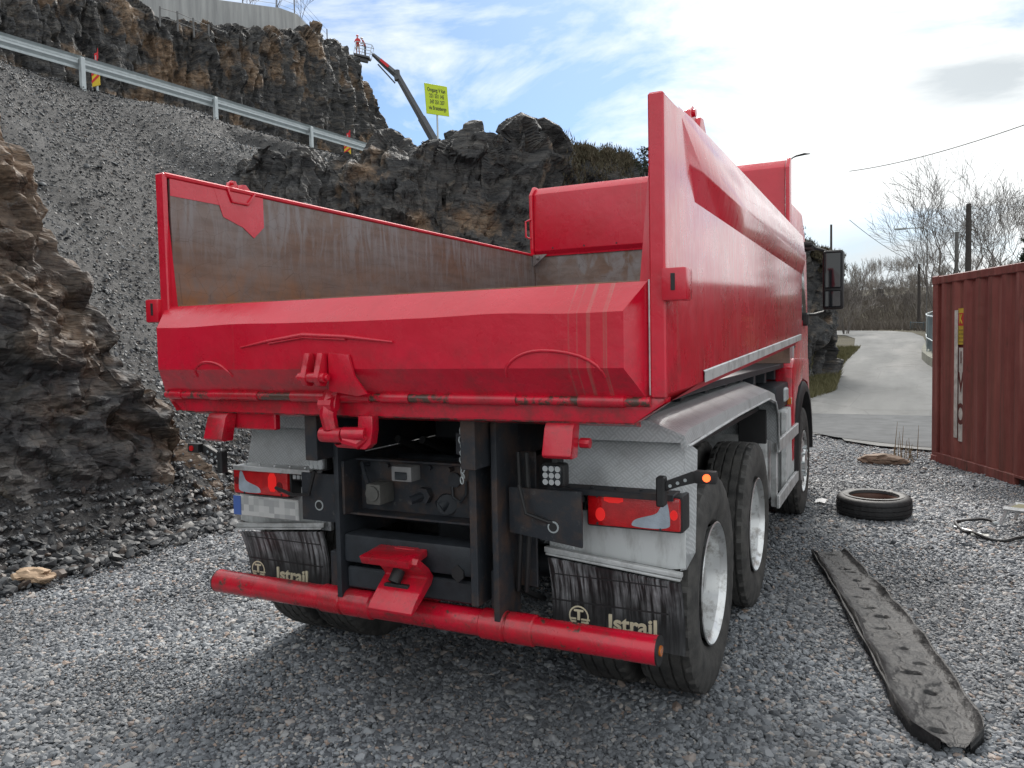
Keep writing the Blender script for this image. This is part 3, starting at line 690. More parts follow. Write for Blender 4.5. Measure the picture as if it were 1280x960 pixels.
# floor and underside of the load body
BM().box(-1.16, 1.16, .02, 4.5, 1.46, 1.50, .004).done('body_floor', DRK, TR)
b = BM()
for y in np.arange(.5, 4.4, .55): b.box(-1.1, 1.1, y, y+.08, 1.36, 1.455, .004)
b.done('cross_bearer', DRK, TR)
def wall(s, inner):
    WX = 1.26 if s < 0 else 1.308
    off = lambda y: float(np.interp(y, [0, .28, 4.5], [0, .022, .004]))
    # section across the truck, extruded along it in a few stations
    b = BM(); X_ = lambda x: s*x
    st = [(0.0, 0.0), (.28, .022), (4.5, .004)]
    P = []
    for y, o in st:
        z0 = zb(y); zc = z0+.06
        P.append([(X_(WX-.035), y, 2.60), (X_(WX+o*.3), y, 2.60), (X_(WX+o), y, 2.30), (X_(WX+o), y, zc), (X_(WX-.06), y, z0), (X_(WX-.14), y, z0-.01)])
    b.quadgrid([[Vector(p) for p in row] for row in P])
    b.b.faces.new([v for v in b.b.verts][:6])
    for f in b.b.faces:
        if f.calc_center_median().z < 1.62: f.material_index = 1
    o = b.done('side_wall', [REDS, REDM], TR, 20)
    # bare steel lining
    BM().box(*sorted((X_(WX-.05), X_(WX-.036))), .02, 4.42, 1.70, 2.585, .002).done('steel_lining', inner, o)
    # red lip along the top and up the rear edge
    BM().box(*sorted((X_(WX-.056), X_(WX-.002))), -.012, 4.5, 2.586, 2.612, .006).done('top_lip', REDM, o)
    BM().box(*sorted((X_(WX-.054), X_(WX+.004))), -.022, .006, 1.52, 2.608, .006).done('rear_edge', RED, o)
    # raised top rail with a slanted end
    rl = lambda y: [(WX+.003, 2.614), (WX+.012, 2.606), (WX+off(y)+.030, 2.40), (WX+off(y)+.028, 2.385), (WX+off(y)-.001, 2.272), (WX+off(y)-.012, 2.272)]
    e1 = [(WX, .20, 2.612), (WX+.003, .22, 2.59), (WX+.012, .31, 2.42), (WX+.014, .33, 2.40), (WX+.019, .37, 2.275), (WX+.01, .37, 2.275)]
    b = BM(); b.quadgrid([[Vector((X_(p[0]), p[1], p[2])) for p in e1]]+[[Vector((X_(p[0]), y, p[1])) for p in rl(y)] for y in (.37, 1.5, 3.0, 4.52)])
    vs_ = list(b.b.verts)[-6:]; b.b.faces.new(vs_)
    b.done('top_rail', REDS, o, 62)
    # bare metal trim along the lower crease
    b = BM(); P = []
    for y in (.50, 4.4):
        z = zb(y)+.06; P.append([(X_(WX+off(y)+.001), y, z+.045), (X_(WX+off(y)+.007), y, z+.04), (X_(WX+off(y)+.007), y, z-.006), (X_(WX+off(y)-.006), y, z-.012)])
    b.quadgrid([[Vector(p) for p in r] for r in P]); b.done('lower_trim', ALU, o)
    # slotted bracket for the tailgate pin
    b = BM(); b.box(*sorted((X_(WX-.005), X_(WX+.085))), -.045, .05, 1.87, 1.985, .008, 2); b.done('slot_bracket', RED, o)
    BM().box(*sorted((X_(WX+.03), X_(WX+.045))), -.048, -.02, 1.905, 1.965, .001).done('slot', BLK, o)
    # pin lugs standing on the top edge
    b = BM(); y0 = 0.52 if s > 0 else .47; kz = 1 if s > 0 else .6
    b.prism([(y0-.10*kz, 2.60), (y0-.06*kz, 2.6+.065*kz), (y0-.03*kz, 2.6+.09*kz), (y0+.02*kz, 2.6+.09*kz), (y0+.04*kz, 2.6+.055*kz), (y0+.04*kz, 2.60)], 'x', X_(WX-.03), X_(WX-.012), .003)
    b.prism([(y0+.04*kz, 2.60), (y0+.07*kz, 2.6+.065*kz), (y0+.12*kz, 2.6+.07*kz), (y0+.2*kz, 2.60)], 'x', X_(WX-.045), X_(WX-.0), .003)
    b.tube([(X_(WX-.05), y0-.02, 2.6+.062*kz), (X_(WX+.0), y0-.02, 2.6+.062*kz)], .016*kz, 10)
    b.done('pin_lug', RED, o)
    return o
LW = wall(-1, RUS); RW = wall(1, RUS)
# red paint over the repaired notch and along the top of the left lining
b = BM(); b.box(-1.2105, -1.208, .02, .34, 2.50, 2.585, .0005)
Pn = [(.30, 2.585), (.36, 2.44), (.50, 2.40), (.58, 2.35), (.66, 2.42), (.66, 2.585)]
b.prism(Pn, 'x', -1.2105, -1.207, 0); b.done('paint_patch', RED, LW)
b = BM(); b.prism([(.385, 2.60), (.42, 2.525), (.54, 2.525), (.60, 2.60), (.585, 2.60), (.535, 2.537), (.428, 2.537), (.40, 2.60)], 'x', -1.212, -1.198, .002)
b.done('notch_frame', RED, LW)
# headboard: bare lower panel, red raised upper panel leaning over the load
hb = BM().box(-1.215, 1.215, 4.44, 4.50, 1.5, 2.6, .003).done('headboard', RUS, TR)
b = BM(); b.prism([(4.50, 2.585), (4.50, 3.27), (4.47, 3.27), (4.40, 3.20), (4.395, 2.64), (4.425, 2.60), (4.425, 2.585)], 'x', -1.20, 1.185, .006)
b.done('upper_panel', REDT, hb, 25)
b = BM()
for s in (-1, 1): b.prism([(4.51, 2.56), (4.51, 3.285), (4.45, 3.285), (4.36, 3.19), (4.37, 2.66), (4.40, 2.56)], 'x', s*1.215-.02, s*1.215+.012, .004)
b.done('end_rib', RED, hb)
b = BM(); b.tube([(-1.22, 4.36, 2.95), (-1.26, 4.33, 2.93), (-1.26, 4.33, 2.78), (-1.22, 4.36, 2.76)], .01, 8); b.done('handle', RED, hb)
b = BM()
for k in range(7): b.tube([(-1.0+k*.33, 4.39, 2.66), (-1.0+k*.33, 4.40, 2.66)], .008, 8)
b.done('bolt', DRK, hb)
b = BM(); b.prism([(-1.205, 2.60), (-1.05, 2.60), (-1.205, 2.48)], 'y', 4.36, 4.375, .002); b.box(-1.16, -1.13, 4.33, 4.37, 2.555, 2.585, .004); b.done('corner_gusset', RUS, hb)

# ---- tailgate
XB, XE = 1.185, 1.243
b = BM(); n_ = 60
prof = [(.0, 1.945, XE), (-.006, 1.945, XE), (-.109, 1.843, XB), (-.112, 1.839, XB), (-.112, 1.634, XB), (-.109, 1.630, XB), (-.028, 1.52, XE), (.0, 1.52, XE)]
rows = []
for k in range(n_+1):
    u = -1+2*k/n_; row = []
    for (y, z, xe) in prof:
        x = u*xe; dent = 0
        if y < -.05: dent = .003*vnoise(np.array([[x*4, z*9, 1.]]), 3)[0]+.006*vnoise(np.array([[x*1.3, z*4, 2.]]), 4)[0]
        dz = .006*vnoise(np.array([[x*3, 5., 2.]]), 8)[0] if abs(z-1.84) < .02 else 0
        row.append(Vector((x, y+dent, z+dz)))
    rows.append(row)
b.quadgrid(rows)
vs = list(b.b.verts); m_ = len(prof)
b.b.faces.new(vs[:m_]); b.b.faces.new(vs[-m_:])
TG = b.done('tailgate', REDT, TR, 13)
BM().box(-XE, XE, .001, .008, 1.52, 1.95, .001).done('inner_sheet', RUS, TG)
b = BM(); b.box(XE+.003, XE+.012, -.012, .01, 1.53, 1.95, .002); b.done('edge_strip', ALU, TR)
def bead(path, r=.008):
    b = BM(); b.tube(path, [r*.4]+[r]*(len(path)-2)+[r*.4], 8); return b
b = BM()
for s, xc, wd, hh in ((1, .865, .16, .10), (-1, -.86, .09, .07)):
    p = []
    for k in range(15):
        a = pi*k/14; x = xc-wd*cos(a)*(1+.5*(cos(a) < 0)); z = 1.60+hh*sin(a)
        yy_ = -.112 if z > 1.635 else -.112+(1.635-z)*.78
        p.append((x, yy_-.002, z))
    b.tube(p, .006, 8)
p = [(-.62, -.116, 1.735), (-.45, -.118, 1.762), (-.25, -.118, 1.785), (-.02, -.117, 1.772), (.22, -.116, 1.745)]
p = [(x-.02, y, z) for x, y, z in p]; b.tube(p, [.003, .007, .009, .008, .004], 8)
p2 = [(x, y, z-.012) for x, y, z in p[1:-1]]; b.tube(p2, .004, 6)
b.done('pressed_rib', RED, TG)
# hinge bar in painted and worn lengths
HB = BM(); HB.tube([(-1.235, -.028, 1.507), (1.255, -.028, 1.507)], .019, 12); HB = HB.done('hinge_bar', REDR, TR)
b = BM()
for x0, x1 in ((-1.2, -1.12), (-.93, -.62), (-.42, .02), (.08, .22), (.42, .72), (.98, 1.16)):
    b.tube([(x0, -.028, 1.507), (x1, -.028, 1.507)], .0235, 14)
b.done('hinge_sleeve', RED, HB)
# rear frame below the tailgate
b = BM(); pr_ = [(-1.235, 1.495), (-1.15, 1.425), (1.19, 1.425), (1.30, 1.50), (1.30, 1.52), (-1.235, 1.52)]
b.prism(pr_, 'y', -.012, .09, .006); b.done('rear_frame', RED, TR)
b = BM(); b.prism([(.0, 1.42), (.10, 1.40), (.10, 1.425), (.0, 1.43)], 'x', -1.14, 1.18, 0); b.done('frame_flange', REDR, TR)
# corner plates running from the frame to the side walls
for s in (-1, 1):
    b = BM(); b.quadgrid([[Vector((s*1.19, -.012, 1.425)), Vector((s*(1.262 if s < 0 else 1.309), -.006, 1.50))], [Vector((s*1.15, .5, 1.46)), Vector((s*(1.28 if s < 0 else 1.328), .5, 1.555))]])
    b.done('corner_plate', REDM, TR)
# feet under the frame
for x0 in (.90, -.885):
    s = 1 if x0 > 0 else -1
    b = BM(); b.prism([(-.03, 1.42), (-.045, 1.40), (-.075, 1.30), (-.06, 1.287), (.0, 1.287), (.03, 1.42)], 'x', x0-.06, x0+.06, .006); b.tube([(x0+.06*s, .03, 1.34), (x0+.10*s, .03, 1.34)], .02, 8)
    if s < 0: b.box(x0, x0+.3, .03, .07, 1.34, 1.42, .006)
    b.done('body_foot', RED, TR)
# latch in the middle: cast arms, pivot, lower hook
b = BM()
for dx in (-.036, .036):
    b.prism([(-.118, 1.705), (-.150, 1.705), (-.16, 1.65), (-.185, 1.60), (-.165, 1.565), (-.13, 1.56), (-.10, 1.60), (-.114, 1.66)], 'x', -.19+dx-.014, -.19+dx+.014, .005)
b.tube([(-.26, -.155, 1.60), (-.12, -.155, 1.60)], .022, 12); b.tube([(-.275, -.155, 1.60), (-.105, -.155, 1.60)], .012, 10)
LT = b.done('latch', RED, TR)
b = BM(); b.prism([(-.13, 1.705), (-.02, 1.695), (.005, 1.60), (.07, 1.53), (.02, 1.52), (-.13, 1.54)], 'y', -.124, -.113, .003); b.done('latch_plate', RED, LT)
b = BM()
b.tube([(-.17, -.05, 1.535), (-.17, -.07, 1.49), (-.175, -.08, 1.43), (-.165, -.075, 1.37)], [.034, .042, .038, .034], 10)
b.tube([(-.205, -.08, 1.48), (-.135, -.08, 1.48)], .035, 10)
b.tube([(-.215, -.075, 1.345), (-.10, -.075, 1.345)], .034, 12); b.tube([(-.1, -.07, 1.33), (-.04, -.05, 1.31), (.0, -.04, 1.34)], [.03, .028, .02], 10)
b.tube([(-.10, -.075, 1.352), (.0, -.05, 1.352)], .03, 12)
b.done('lower_hook', RED, LT)
b = BM(); b.prism([(.02, 1.44), (.03, 1.36), (-.0, 1.28), (-.17, 1.275), (-.14, 1.255), (.07, 1.25), (.11, 1.28), (.125, 1.36), (.13, 1.44)], 'y', -.05, .0, .006, M=Matrix.Translation((-.055, 0, .32)) @ Matrix.Diagonal((.72, 1, .77, 1))); b.done('hook_plate', RED, LT)

# ---- chassis
for x in (-.40, .44):
    BM().box(x-.04, x+.04, .30, 6.4, .78, 1.18, .004).done('chassis_rail', GRM, TR)
    BM().box(x-.035, x+.035, .06, 4.4, 1.20, 1.45, .004).done('sub_frame', GRM, TR)
b = BM(); b.box(-.34, .36, .34, .36, .92, 1.18, .002); b.box(-.34, .36, .24, .36, .915, .925, .002); b.box(-.34, .36, .30, .36, 1.172, 1.182, .002)
b.box(-.34, -.325, .2, .36, .92, 1.18, .003)
CM = b.done('rear_crossmember', GRM, TR)
b = BM(); b.box(-.035, .075, .18, .26, 1.105, 1.175, .008, 2); b.done('camera_housing', simple('worn camera housing', (.24, .24, .24), .5, .4), CM)
b = BM(); b.box(-.012, .052, .172, .182, 1.115, 1.15, .003); b.done('camera_window', GLS, CM)
b = BM()
b.box(-.215, -.13, .22, .34, .975, 1.075, .012, 2); b.tube([(-.172, .21, 1.03), (-.172, .34, 1.03)], .036, 14)
b.done('air_coupling', simple('dirty cast metal', (.14, .14, .13), .6, .3), CM)
b = BM(); b.tube([(.055, .30, 1.02), (.055, .345, 1.02)], .04, 6); b.tube([(.02, .24, 1.005), (.055, .34, 1.02)], .022, 8); b.done('tow_pin', GRM, CM)
b = BM(); b.tube([(.18, .315, .985), (.16, .345, .985)], .048, 16); b.tube([(.14, .31, .97), (.16, .34, .99)], .035, 12); b.done('socket', DRK, CM)
b = BM(); b.tube([(.215, .325, 1.10), (.215, .345, 1.10)], .034, 14); b.tube([(.20, .33, 1.07), (.21, .32, 1.02), (.25, .32, 1.0), (.28, .32, 1.04), (.275, .33, 1.10)], .006, 6); b.done('socket_cover', DRK, CM)
b = BM()
for k in range(6): b.tube([(-.28+k*.12, .30+.02*(k % 2), 1.15), (-.28+k*.12, .345, 1.15)], .011, 6)
b.tube([(-.29, .30, 1.16), (-.24, .26, 1.10), (-.21, .24, 1.07)], .012, 8)
b.done('bolt', GRM, CM)
b = BM(); b.box(-.34, .37, .20, .34, .69, .83, .02, 2); b.box(-.34, .37, .22, .34, .56, .665, .01); b.box(-.06, .18, .6, 1.6, .62, .9, .02)
LB = b.done('tow_beam', DRK, TR)
b = BM(); b.prism([(-.03, .72), (.0, .745), (.03, .72), (.03, .69), (.0, .665), (-.03, .69)], 'y', .192, .205, 0, M=Matrix.Translation((.30, 0, 0))); b.done('beam_hole', BLK, LB)
for x, g in ((-.355, DRK), (.50, GRM)):     # upright plates the bumper hangs on
    b = BM(); b.prism([(.18, 1.40), (.40, 1.40), (.40, .70), (.30, .50), (.18, .52)], 'x', x-.014, x+.014, .004); b.done('bumper_bracket', g, TR)
b = BM(); b.box(.40, .60, .395, .41, .62, 1.24, .004); b.box(.385, .42, .16, .30, .58, 1.24, .003); b.box(.30, .40, .2, .24, 1.24, 1.34, .004); b.done('stay_plate', GRM, TR)
# outrigger plates with a hole beside the rails
for s, x0, x1 in ((1, .53, .87), (-1, -.64, -.385)):
    b = BM(); b.prism([(x0, 1.10), (x1, 1.10), (x1, .86), (x0 if s > 0 else x0, .86 if s < 0 else .90), ], 'y', .26, .275, .003); o = b.done('lamp_outrigger', GRM, TR)
    b = BM(); b.tube([((.74 if s > 0 else -.53), .257, .94), ((.74 if s > 0 else -.53), .262, .94)], .026, 16); b.done('hole_ring', GAL, o)
    b = BM(); b.tube([((.74 if s > 0 else -.53), .2555, .94), ((.74 if s > 0 else -.53), .2565, .94)], .019, 16); b.done('hole', BLK, o)
b = BM()
for x in (-.25, -.1, .12, .27): b.tube([(x, .55, 1.25), (x+.05, 1.2, 1.0), (x, 2.2, 1.1)], .02, 8)
for x in (.56, .60): b.tube([(x, .30, 1.25), (x+.02, .28, .95), (x-.03, .34, .62), (x-.06, .6, .5)], .012, 8)
b.tube([(.60, .22, 1.12), (.63, .22, 1.0), (.72, .26, .96), (.85, .30, .98)], .009, 8); b.tube([(-.52, .22, 1.12), (-.56, .22, 1.0), (-.7, .26, .98), (-.85, .30, 1.0)], .009, 8)
b.done('cable', BLK, TR)
b = BM(); b.box(-.36, .40, .7, .9, .78, 1.15, .01); b.box(-.36, .40, 2.0, 2.4, .8, 1.15, .01); b.box(-.25, .25, .9, 2.6, 1.2, 1.38, .02); b.done('inner_crossmember', DRK, TR)
# chain and hanging drips of chain by the stay
random.seed(3)
b = BM(); p0 = Vector((.375, .13, 1.36)); k = 0
while p0.z > 1.12:
    M3 = Matrix.Translation(p0) @ Matrix.Rotation(random.uniform(0, 3), 4, 'Z') @ Matrix.Rotation(random.uniform(-.5, .5), 4, 'X')
    pts_ = [M3 @ Vector((.009*cos(a), 0, .016*sin(a))) for a in np.linspace(0, 2*pi, 9)]
    b.tube(pts_, .0032, 6, cap=False); p0 = p0+Vector((random.uniform(-.004, .004)-.0012, random.uniform(-.003, .003), -.022)); k += 1
b.done('chain', GAL, TR)
# axles
for y in (1.08, 2.41):
    b = BM(); b.tube([(-.9, y, .54), (-.3, y, .54), (-.2, y, .54), (.2, y, .54), (.3, y, .54), (.9, y, .54)], [.075, .09, .19, .19, .09, .075], 16); b.done('axle', DRK, TR)
b = BM(); b.tube([(-.98, 5.35, .52), (.98, 5.35, .52)], .07, 12); b.done('axle', DRK, TR)

# ---- under-run bumper tube
b = BM(); b.tube([(-1.215, .24, .482), (1.20, .24, .482)], .060, 32)
BB = b.done('bumper_bar', REDR if False else red_paint('bumper red', rust=.12, dirt=.5), TR)
b = BM()
for x0, x1 in ((-.50, -.37), (-.36, -.19), (.40, .52), (.53, .66)): b.tube([(x0, .24, .482), (x0+.006, .24, .482), (x1-.006, .24, .482), (x1, .24, .482)], [.062, .068, .068, .062], 32)
b.done('collar', RED, BB)
b = BM(); b.tube([(-1.22, .24, .482), (-1.214, .24, .482)], .0605, 32); b.tube([(1.199, .24, .482), (1.206, .24, .482)], .0605, 32); b.done('end_cap', BLK, BB)
b = BM(); b.tube([(1.206, .24, .482), (1.213, .24, .482)], .022, 16); b.done('end_reflector', LORG, BB)
for x in (-.43, .47):
    b = BM(); b.box(x-.035, x+.035, .25, .42, .5, .72, .006); b.done('bar_arm', GRM, TR)
# ---- red tow jaw resting over the bar
b = BM()
W0, W1 = -.11, .17
sec = [(-.0, .775), (.02, .80), (.10, .735), (.14, .69), (.12, .655), (.03, .61), (-.03, .565), (-.05, .56), (-.055, .575), (-.03, .60), (.02, .645), (.09, .685), (.09, .70), (.06, .725)]
b.prism([(y+.06, z-.01) for y, z in sec], 'x', W0+.05, W1, .006)
b.prism([(.03, .785), (.20, .80), (.20, .765), (.05, .745)], 'x', W0-.01, W1-.03, .008)
b.box(-.03, .10, .16, .22, .60, .80, .01)
TJ = b.done('tow_jaw', RED, TR)
b = BM(); b.prism([(-.20, .60), (-.10, .66), (.02, .66), (.10, .60), (.04, .54), (-.14, .53)], 'y', .05, .075, .008, M=Matrix.Translation((.07, .02, .0)) @ Matrix.Diagonal((.85, 1, 1, 1)) @ Matrix.Rotation(-.35, 4, 'X')); b.done('jaw_lip', RED, TJ)
b = BM(); b.tube([(.02, .10, .66), (.03, .14, .72)], .03, 12); b.box(-.03, .10, .09, .16, .635, .655, .004); b.done('jaw_bore', BLK, TJ)

# ---- mudguards, rear panels, lamps (both sides, mirrored)
TXT = Mat('faded cream lettering', (.58, .53, .38), .7).m
def flapmat():
    M_ = Mat('salt stained rubber flap', rough=.6)
    x, y, z = M_.xyz()
    s_ = M_.noise(1, 4, .6, M_.map((75, 1, 5))); a = M_.noise(5, 4, .6, M_.map((1, 1, .7)))
    f = M_.math('MULTIPLY', M_.ramp(s_, [(.40, 0.), (.66, 1.)]), M_.ramp(a, [(.36, .1), (.6, 1.)]))
    zt = M_.n('ShaderNodeMapRange', i_1=.50, i_2=.68, i_3=.18, i_4=.95); M_.l(z, zt.inputs[0]); f = M_.math('MULTIPLY', M_.math('MULTIPLY', f, zt.outputs[0]), M_.ramp(M_.noise(9, 5, .7), [(.36, .45), (.56, 1.)]))
    M_.color(M_.mix(f, (.022, .022, .023), (.46, .47, .49))); M_.rough(M_.ramp(f, [(0., .35), (1., .8)]))
    M_.bump(M_.noise(1, 3, .5, M_.map((12, 1, 3))), .4, .02); return M_.m
FLP = flapmat()
def chaikin(p, n=3):
    for _ in range(n):
        q_ = []
        for i in range(len(p)):
            a_, c_ = p[i], p[(i+1) % len(p)]; q_ += [(a_[0]*.75+c_[0]*.25, a_[1]*.75+c_[1]*.25), (a_[0]*.25+c_[0]*.75, a_[1]*.25+c_[1]*.75)]
        p = q_
    return p
def side(s):
    X_ = lambda a: s*a if s > 0 else -a*.957
    # wheel arch of checker plate
    b = BM(); st = []
    sec = [(.66, 1.415), (1.12, 1.415), (1.275, 1.355), (1.283, 1.30)]
    for y, dz, k in ((.40, -.02, 1), (.46, 0, 1), (1.6, .012, 1), (2.75, .015, 1), (3.05, -.03, 1), (3.18, -.13, 1), (3.24, -.40, 1)):
        st.append([Vector((X_(x), y, z+dz)) for x, z in sec])
    b.quadgrid(st)
    b.quadgrid([[v.copy() for v in st[0]], [Vector((v.x*(.985), .40, min(v.z-.03, 1.305))) for v in st[0]]])
    inner = [[v+Vector((-s*.006, -.004, -.012)) for v in r] for r in st]; b.quadgrid(inner)
    mg = b.done('mudguard', CHK, TR, 20)
    b = BM(); b.tube([(X_(1.284), .42, 1.29)]+[(X_(1.284), y, 1.30+dz) for y, dz in ((1.6, .012), (2.75, .015), (3.05, -.03), (3.18, -.13), (3.24, -.40))], .007, 6); b.done('rolled_edge', ALU, mg)
    b = BM(); b.box(*sorted((X_(.64), X_(1.16))), .5, 3.1, 1.20, 1.23, .003); b.box(*sorted((X_(1.0), X_(1.2))), 3.16, 3.2, .95, 1.2, .003); b.done('arch_liner', BLK, mg)
    # rear panel of checker plate leaning back, with a folded outer return
    b = BM(); x0 = .70
    b.prism([(.415, 1.28), (.43, 1.29), (.37, 1.05), (.355, 1.05)], 'x', X_(x0), X_(1.25), .002)
    pts_ = [[Vector((X_(1.25), .425, 1.285)), Vector((X_(1.283), .50, 1.24))], [Vector((X_(1.25), .365, 1.05)), Vector((X_(1.285), .47, 1.04))], [Vector((X_(1.25), .40, .80)), Vector((X_(1.28), .46, .80))], [Vector((X_(1.22), .43, .72)), Vector((X_(1.24), .46, .72))]]
    b.quadgrid(pts_)
    rp = b.mv(0, .09, .012).done('rear_panel', CHK, TR, 20)
    b = BM(); b.box(*sorted((X_(x0-.02), X_(1.24))), .25, .42, 1.038, 1.05, .003); b.box(*sorted((X_(x0-.02), X_(1.24))), .245, .255, 1.026, 1.052, .002)
    for k in range(5): b.tube([(X_(x0+.06+k*.11), .30, 1.05), (X_(x0+.06+k*.11), .30, 1.058)], .008, 6)
    b.mv(0, .09, .045).done('lamp_shelf', GRM if s > 0 else ALU, rp)
    b = BM(); b.prism([(x_*s, z) for x_, z in ((.70, .955), (1.26, .98), (1.26, .745), (1.20, .735), (.70, .775))], 'y', .36, .375, .003); b.mv(0, .09, .02).done('backing_panel', WHP, TR)
    b = BM(); b.box(*sorted((X_(.64), X_(.76))), .37, .40, .74, .95, .004); b.mv(0, .07, .02).done('checker_corner', CHK, TR)
    # clamp rail over the flap
    b = BM(); b.prism([(x_*s, z) for x_, z in ((.63, .79), (1.255, .735), (1.255, .715), (.63, .765))], 'y', .335, .365, .004); b.prism([(x_*s, z) for x_, z in ((.64, .765), (1.25, .712), (1.25, .702), (.64, .755))], 'y', .325, .36, .003); b.mv(0, .07, .02).done('clamp_rail', ALU, TR)
    # flap, slightly bowed
    b = BM(); rows = []
    for i in range(13):
        u = i/12; row = []
        for j in range(9):
            v = j/8; x = .655+.60*u; z = .755-.05*u-v*(.33)
            y = .35+.05*sin(v*2.2)-.02*sin(u*9)*v*.6+(.03*u*v)
            row.append(Vector((X_(x), y, z)))
        rows.append(row)
    b.quadgrid(rows); b.quadgrid([[p+Vector((0, .012, 0)) for p in r] for r in rows]); fl = b.mv(0, .035, .012).done('mudflap', FLP, TR)
    b = BM(); b.box(*sorted((X_(.67), X_(1.20))), .345, .352, .685, .688, 0); b.box(*sorted((X_(.67), X_(1.20))), .362, .369, .562, .567, 0); b.mv(0, .035, .012).done('moulded_line', BLK, fl)
    MF = Matrix.Translation((s*1.045 if s > 0 else -.84, .348 if s > 0 else .348, .497)) @ Matrix.Rotation(radians(90), 4, 'X') @ Matrix.Rotation(radians(-3 if s > 0 else 3)*0, 4, 'Z')
    text('lettering', 'Istrail', .095, TXT, Matrix.Translation((0, .04, .012)) @ MF, fl, .003, .0022, 1.05)
    xe = .80 if s > 0 else -1.08; b = BM()
    for k in range(24):                  # round emblem with a T and cut bars
        a0, a1 = 2*pi*k/24, 2*pi*(k+1)/24
        q_ = [Vector((xe+r_*cos(a), .352, .507+r_*sin(a))) for a, r_ in ((a0, .040), (a1, .040), (a1, .047), (a0, .047))]; b.b.faces.new([b.b.verts.new(v) for v in q_])
    b.prism([(xe-.022, .537), (xe+.022, .537), (xe+.022, .528), (xe+.006, .528), (xe+.006, .49), (xe-.006, .49), (xe-.006, .528), (xe-.022, .528)], 'y', .349, .353)
    for dz, hw in ((-.012, .038), (-.024, .032), (-.034, .022)): b.box(xe-hw, xe-.012, .349, .353, .507+dz-.004, .507+dz+.003); b.box(xe+.012, xe+hw+.014, .349, .353, .507+dz-.004, .507+dz+.003)
    b.mv(0, .035, .012).done('emblem', TXT, fl)
    # tail lamp
    a, c_ = (.86, 1.262)
    b = BM(); b.box(*sorted((X_(a-.012), X_(c_+.008))), .275, .40, .905, 1.022, .012, 2); tl = b.mz(1.33, .965).mv(0, .10, .045).done('tail_light', BLK, TR)
    b = BM(); b.box(*sorted((X_(a), X_(c_))), .258, .285, .912, 1.016, .010, 2); b.mz(1.33, .965).mv(0, .10, .045).done('red_lens', LRED, tl)
    def zone(name, pts_, mat, y=.2565): BM().prism([(X_(x), z) for x, z in (chaikin(pts_) if len(pts_) > 5 else chaikin(pts_, 1))], 'y', y, y+.004, 0).mz(1.33, .965).mv(0, .10, .045).done(name, mat, tl)
    zone('reversing_lens', [(1.06, .918), (1.22, .918), (1.222, .95), (1.212, 1.005), (1.195, 1.008), (1.18, .985), (1.165, .965), (1.12, .955), (1.075, .945), (1.055, .93)], LCLR)
    zone('lit_segment', [(.935, .99), (1.02, .99), (1.02, 1.012), (.935, 1.012)] if s > 0 else [(.94, .93), (1.0, .93), (1.0, 1.005), (.94, 1.005)], LITR, .2562)
    b = BM(); b.tube([(X_(.918), .2555, .95), (X_(.918), .26, .95)], .022, 16); b.tube([(X_(1.237), .2555, .965), (X_(1.237), .26, .965)], .016, 16); b.mz(1.33, .965).mv(0, .10, .045).done('round_reflector', LDRK if s < 0 else LITR, tl)
    b = BM()
    for xx, zz in ((.905, 1.008), (1.18, 1.01), (1.18, .917), (.905, .92)): b.tube([(X_(xx), .254, zz), (X_(xx), .262, zz)], .0045, 8)
    b.mz(1.33, .965).mv(0, .10, .045).done('lens_screw', DRK, tl)
    # little light bar inboard of the lamp
    b = BM(); b.box(*sorted((X_(.74), X_(.84))), .27, .31, .99, 1.03, .006); o = b.mv(0, .10, .04).done('light_bar', BLK, TR)
    b = BM(); 
    for k in range(3): b.box(*sorted((X_(.752+k*.028), X_(.774+k*.028))), .264, .272, .998, 1.022, .004)
    b.mv(0, .10, .04).done('clear_lens', LEDG, o)
    # square work lamp
    xw = .765 if s > 0 else -.485
    b = BM(); b.box(xw-.055, xw+.055, .20, .26, 1.125, 1.225, .018, 3); b.box(xw-.012, xw+.012, .22, .30, 1.21, 1.27, .004); wl = b.done('work_lamp', BLK, TR)
    b = BM(); b.box(xw-.045, xw+.045, .194, .205, 1.133, 1.217, .014, 2); b.done('lamp_glass', GLS if s > 0 else LEDG, wl)
    b = BM()
    for i in range(3):
        for j in range(3): b.lathe([(-.0, .0), (.0, .0125), (.006, .009), (.006, .0)], 10, 'y', M=Matrix.Translation((xw-.028+.028*i, .19, 1.147+.028*j)))
    b.done('led', LEDG, wl)
    # rubber side-marker arm
    z0 = 1.10; b = BM()
    b.box(*sorted((X_(1.20), X_(1.235))), .22, .27, z0-.03, z0+.09, .006)
    b.prism([(X_(1.215), z0+.025), (X_(1.22), z0+.065), (X_(1.34), z0+.115), (X_(1.40), z0+.12), (X_(1.43), z0+.115), (X_(1.43), z0+.085), (X_(1.36), z0+.08)], 'y', .235, .262, .005)
    ma = b.done('marker_arm', BLK, TR)
    b = BM(); b.box(*sorted((X_(1.355), X_(1.44))), .205, .245, z0+.075, z0+.125, .008, 2); b.done('marker_housing', BLK, ma)
    b = BM(); b.tube([(X_(1.405), .199, z0+.10), (X_(1.405), .207, z0+.10)], .015, 14); b.done('marker_lamp', LIT if s > 0 else LRED, ma)
    b = BM()
    for k in range(3): b.tube([(X_(1.255+.03*k), .232, z0+.055+.013*k), (X_(1.255+.03*k), .236, z0+.055+.013*k)], .007, 8)
    b.done('arm_hole', GAL, ma)
side(1); side(-1)
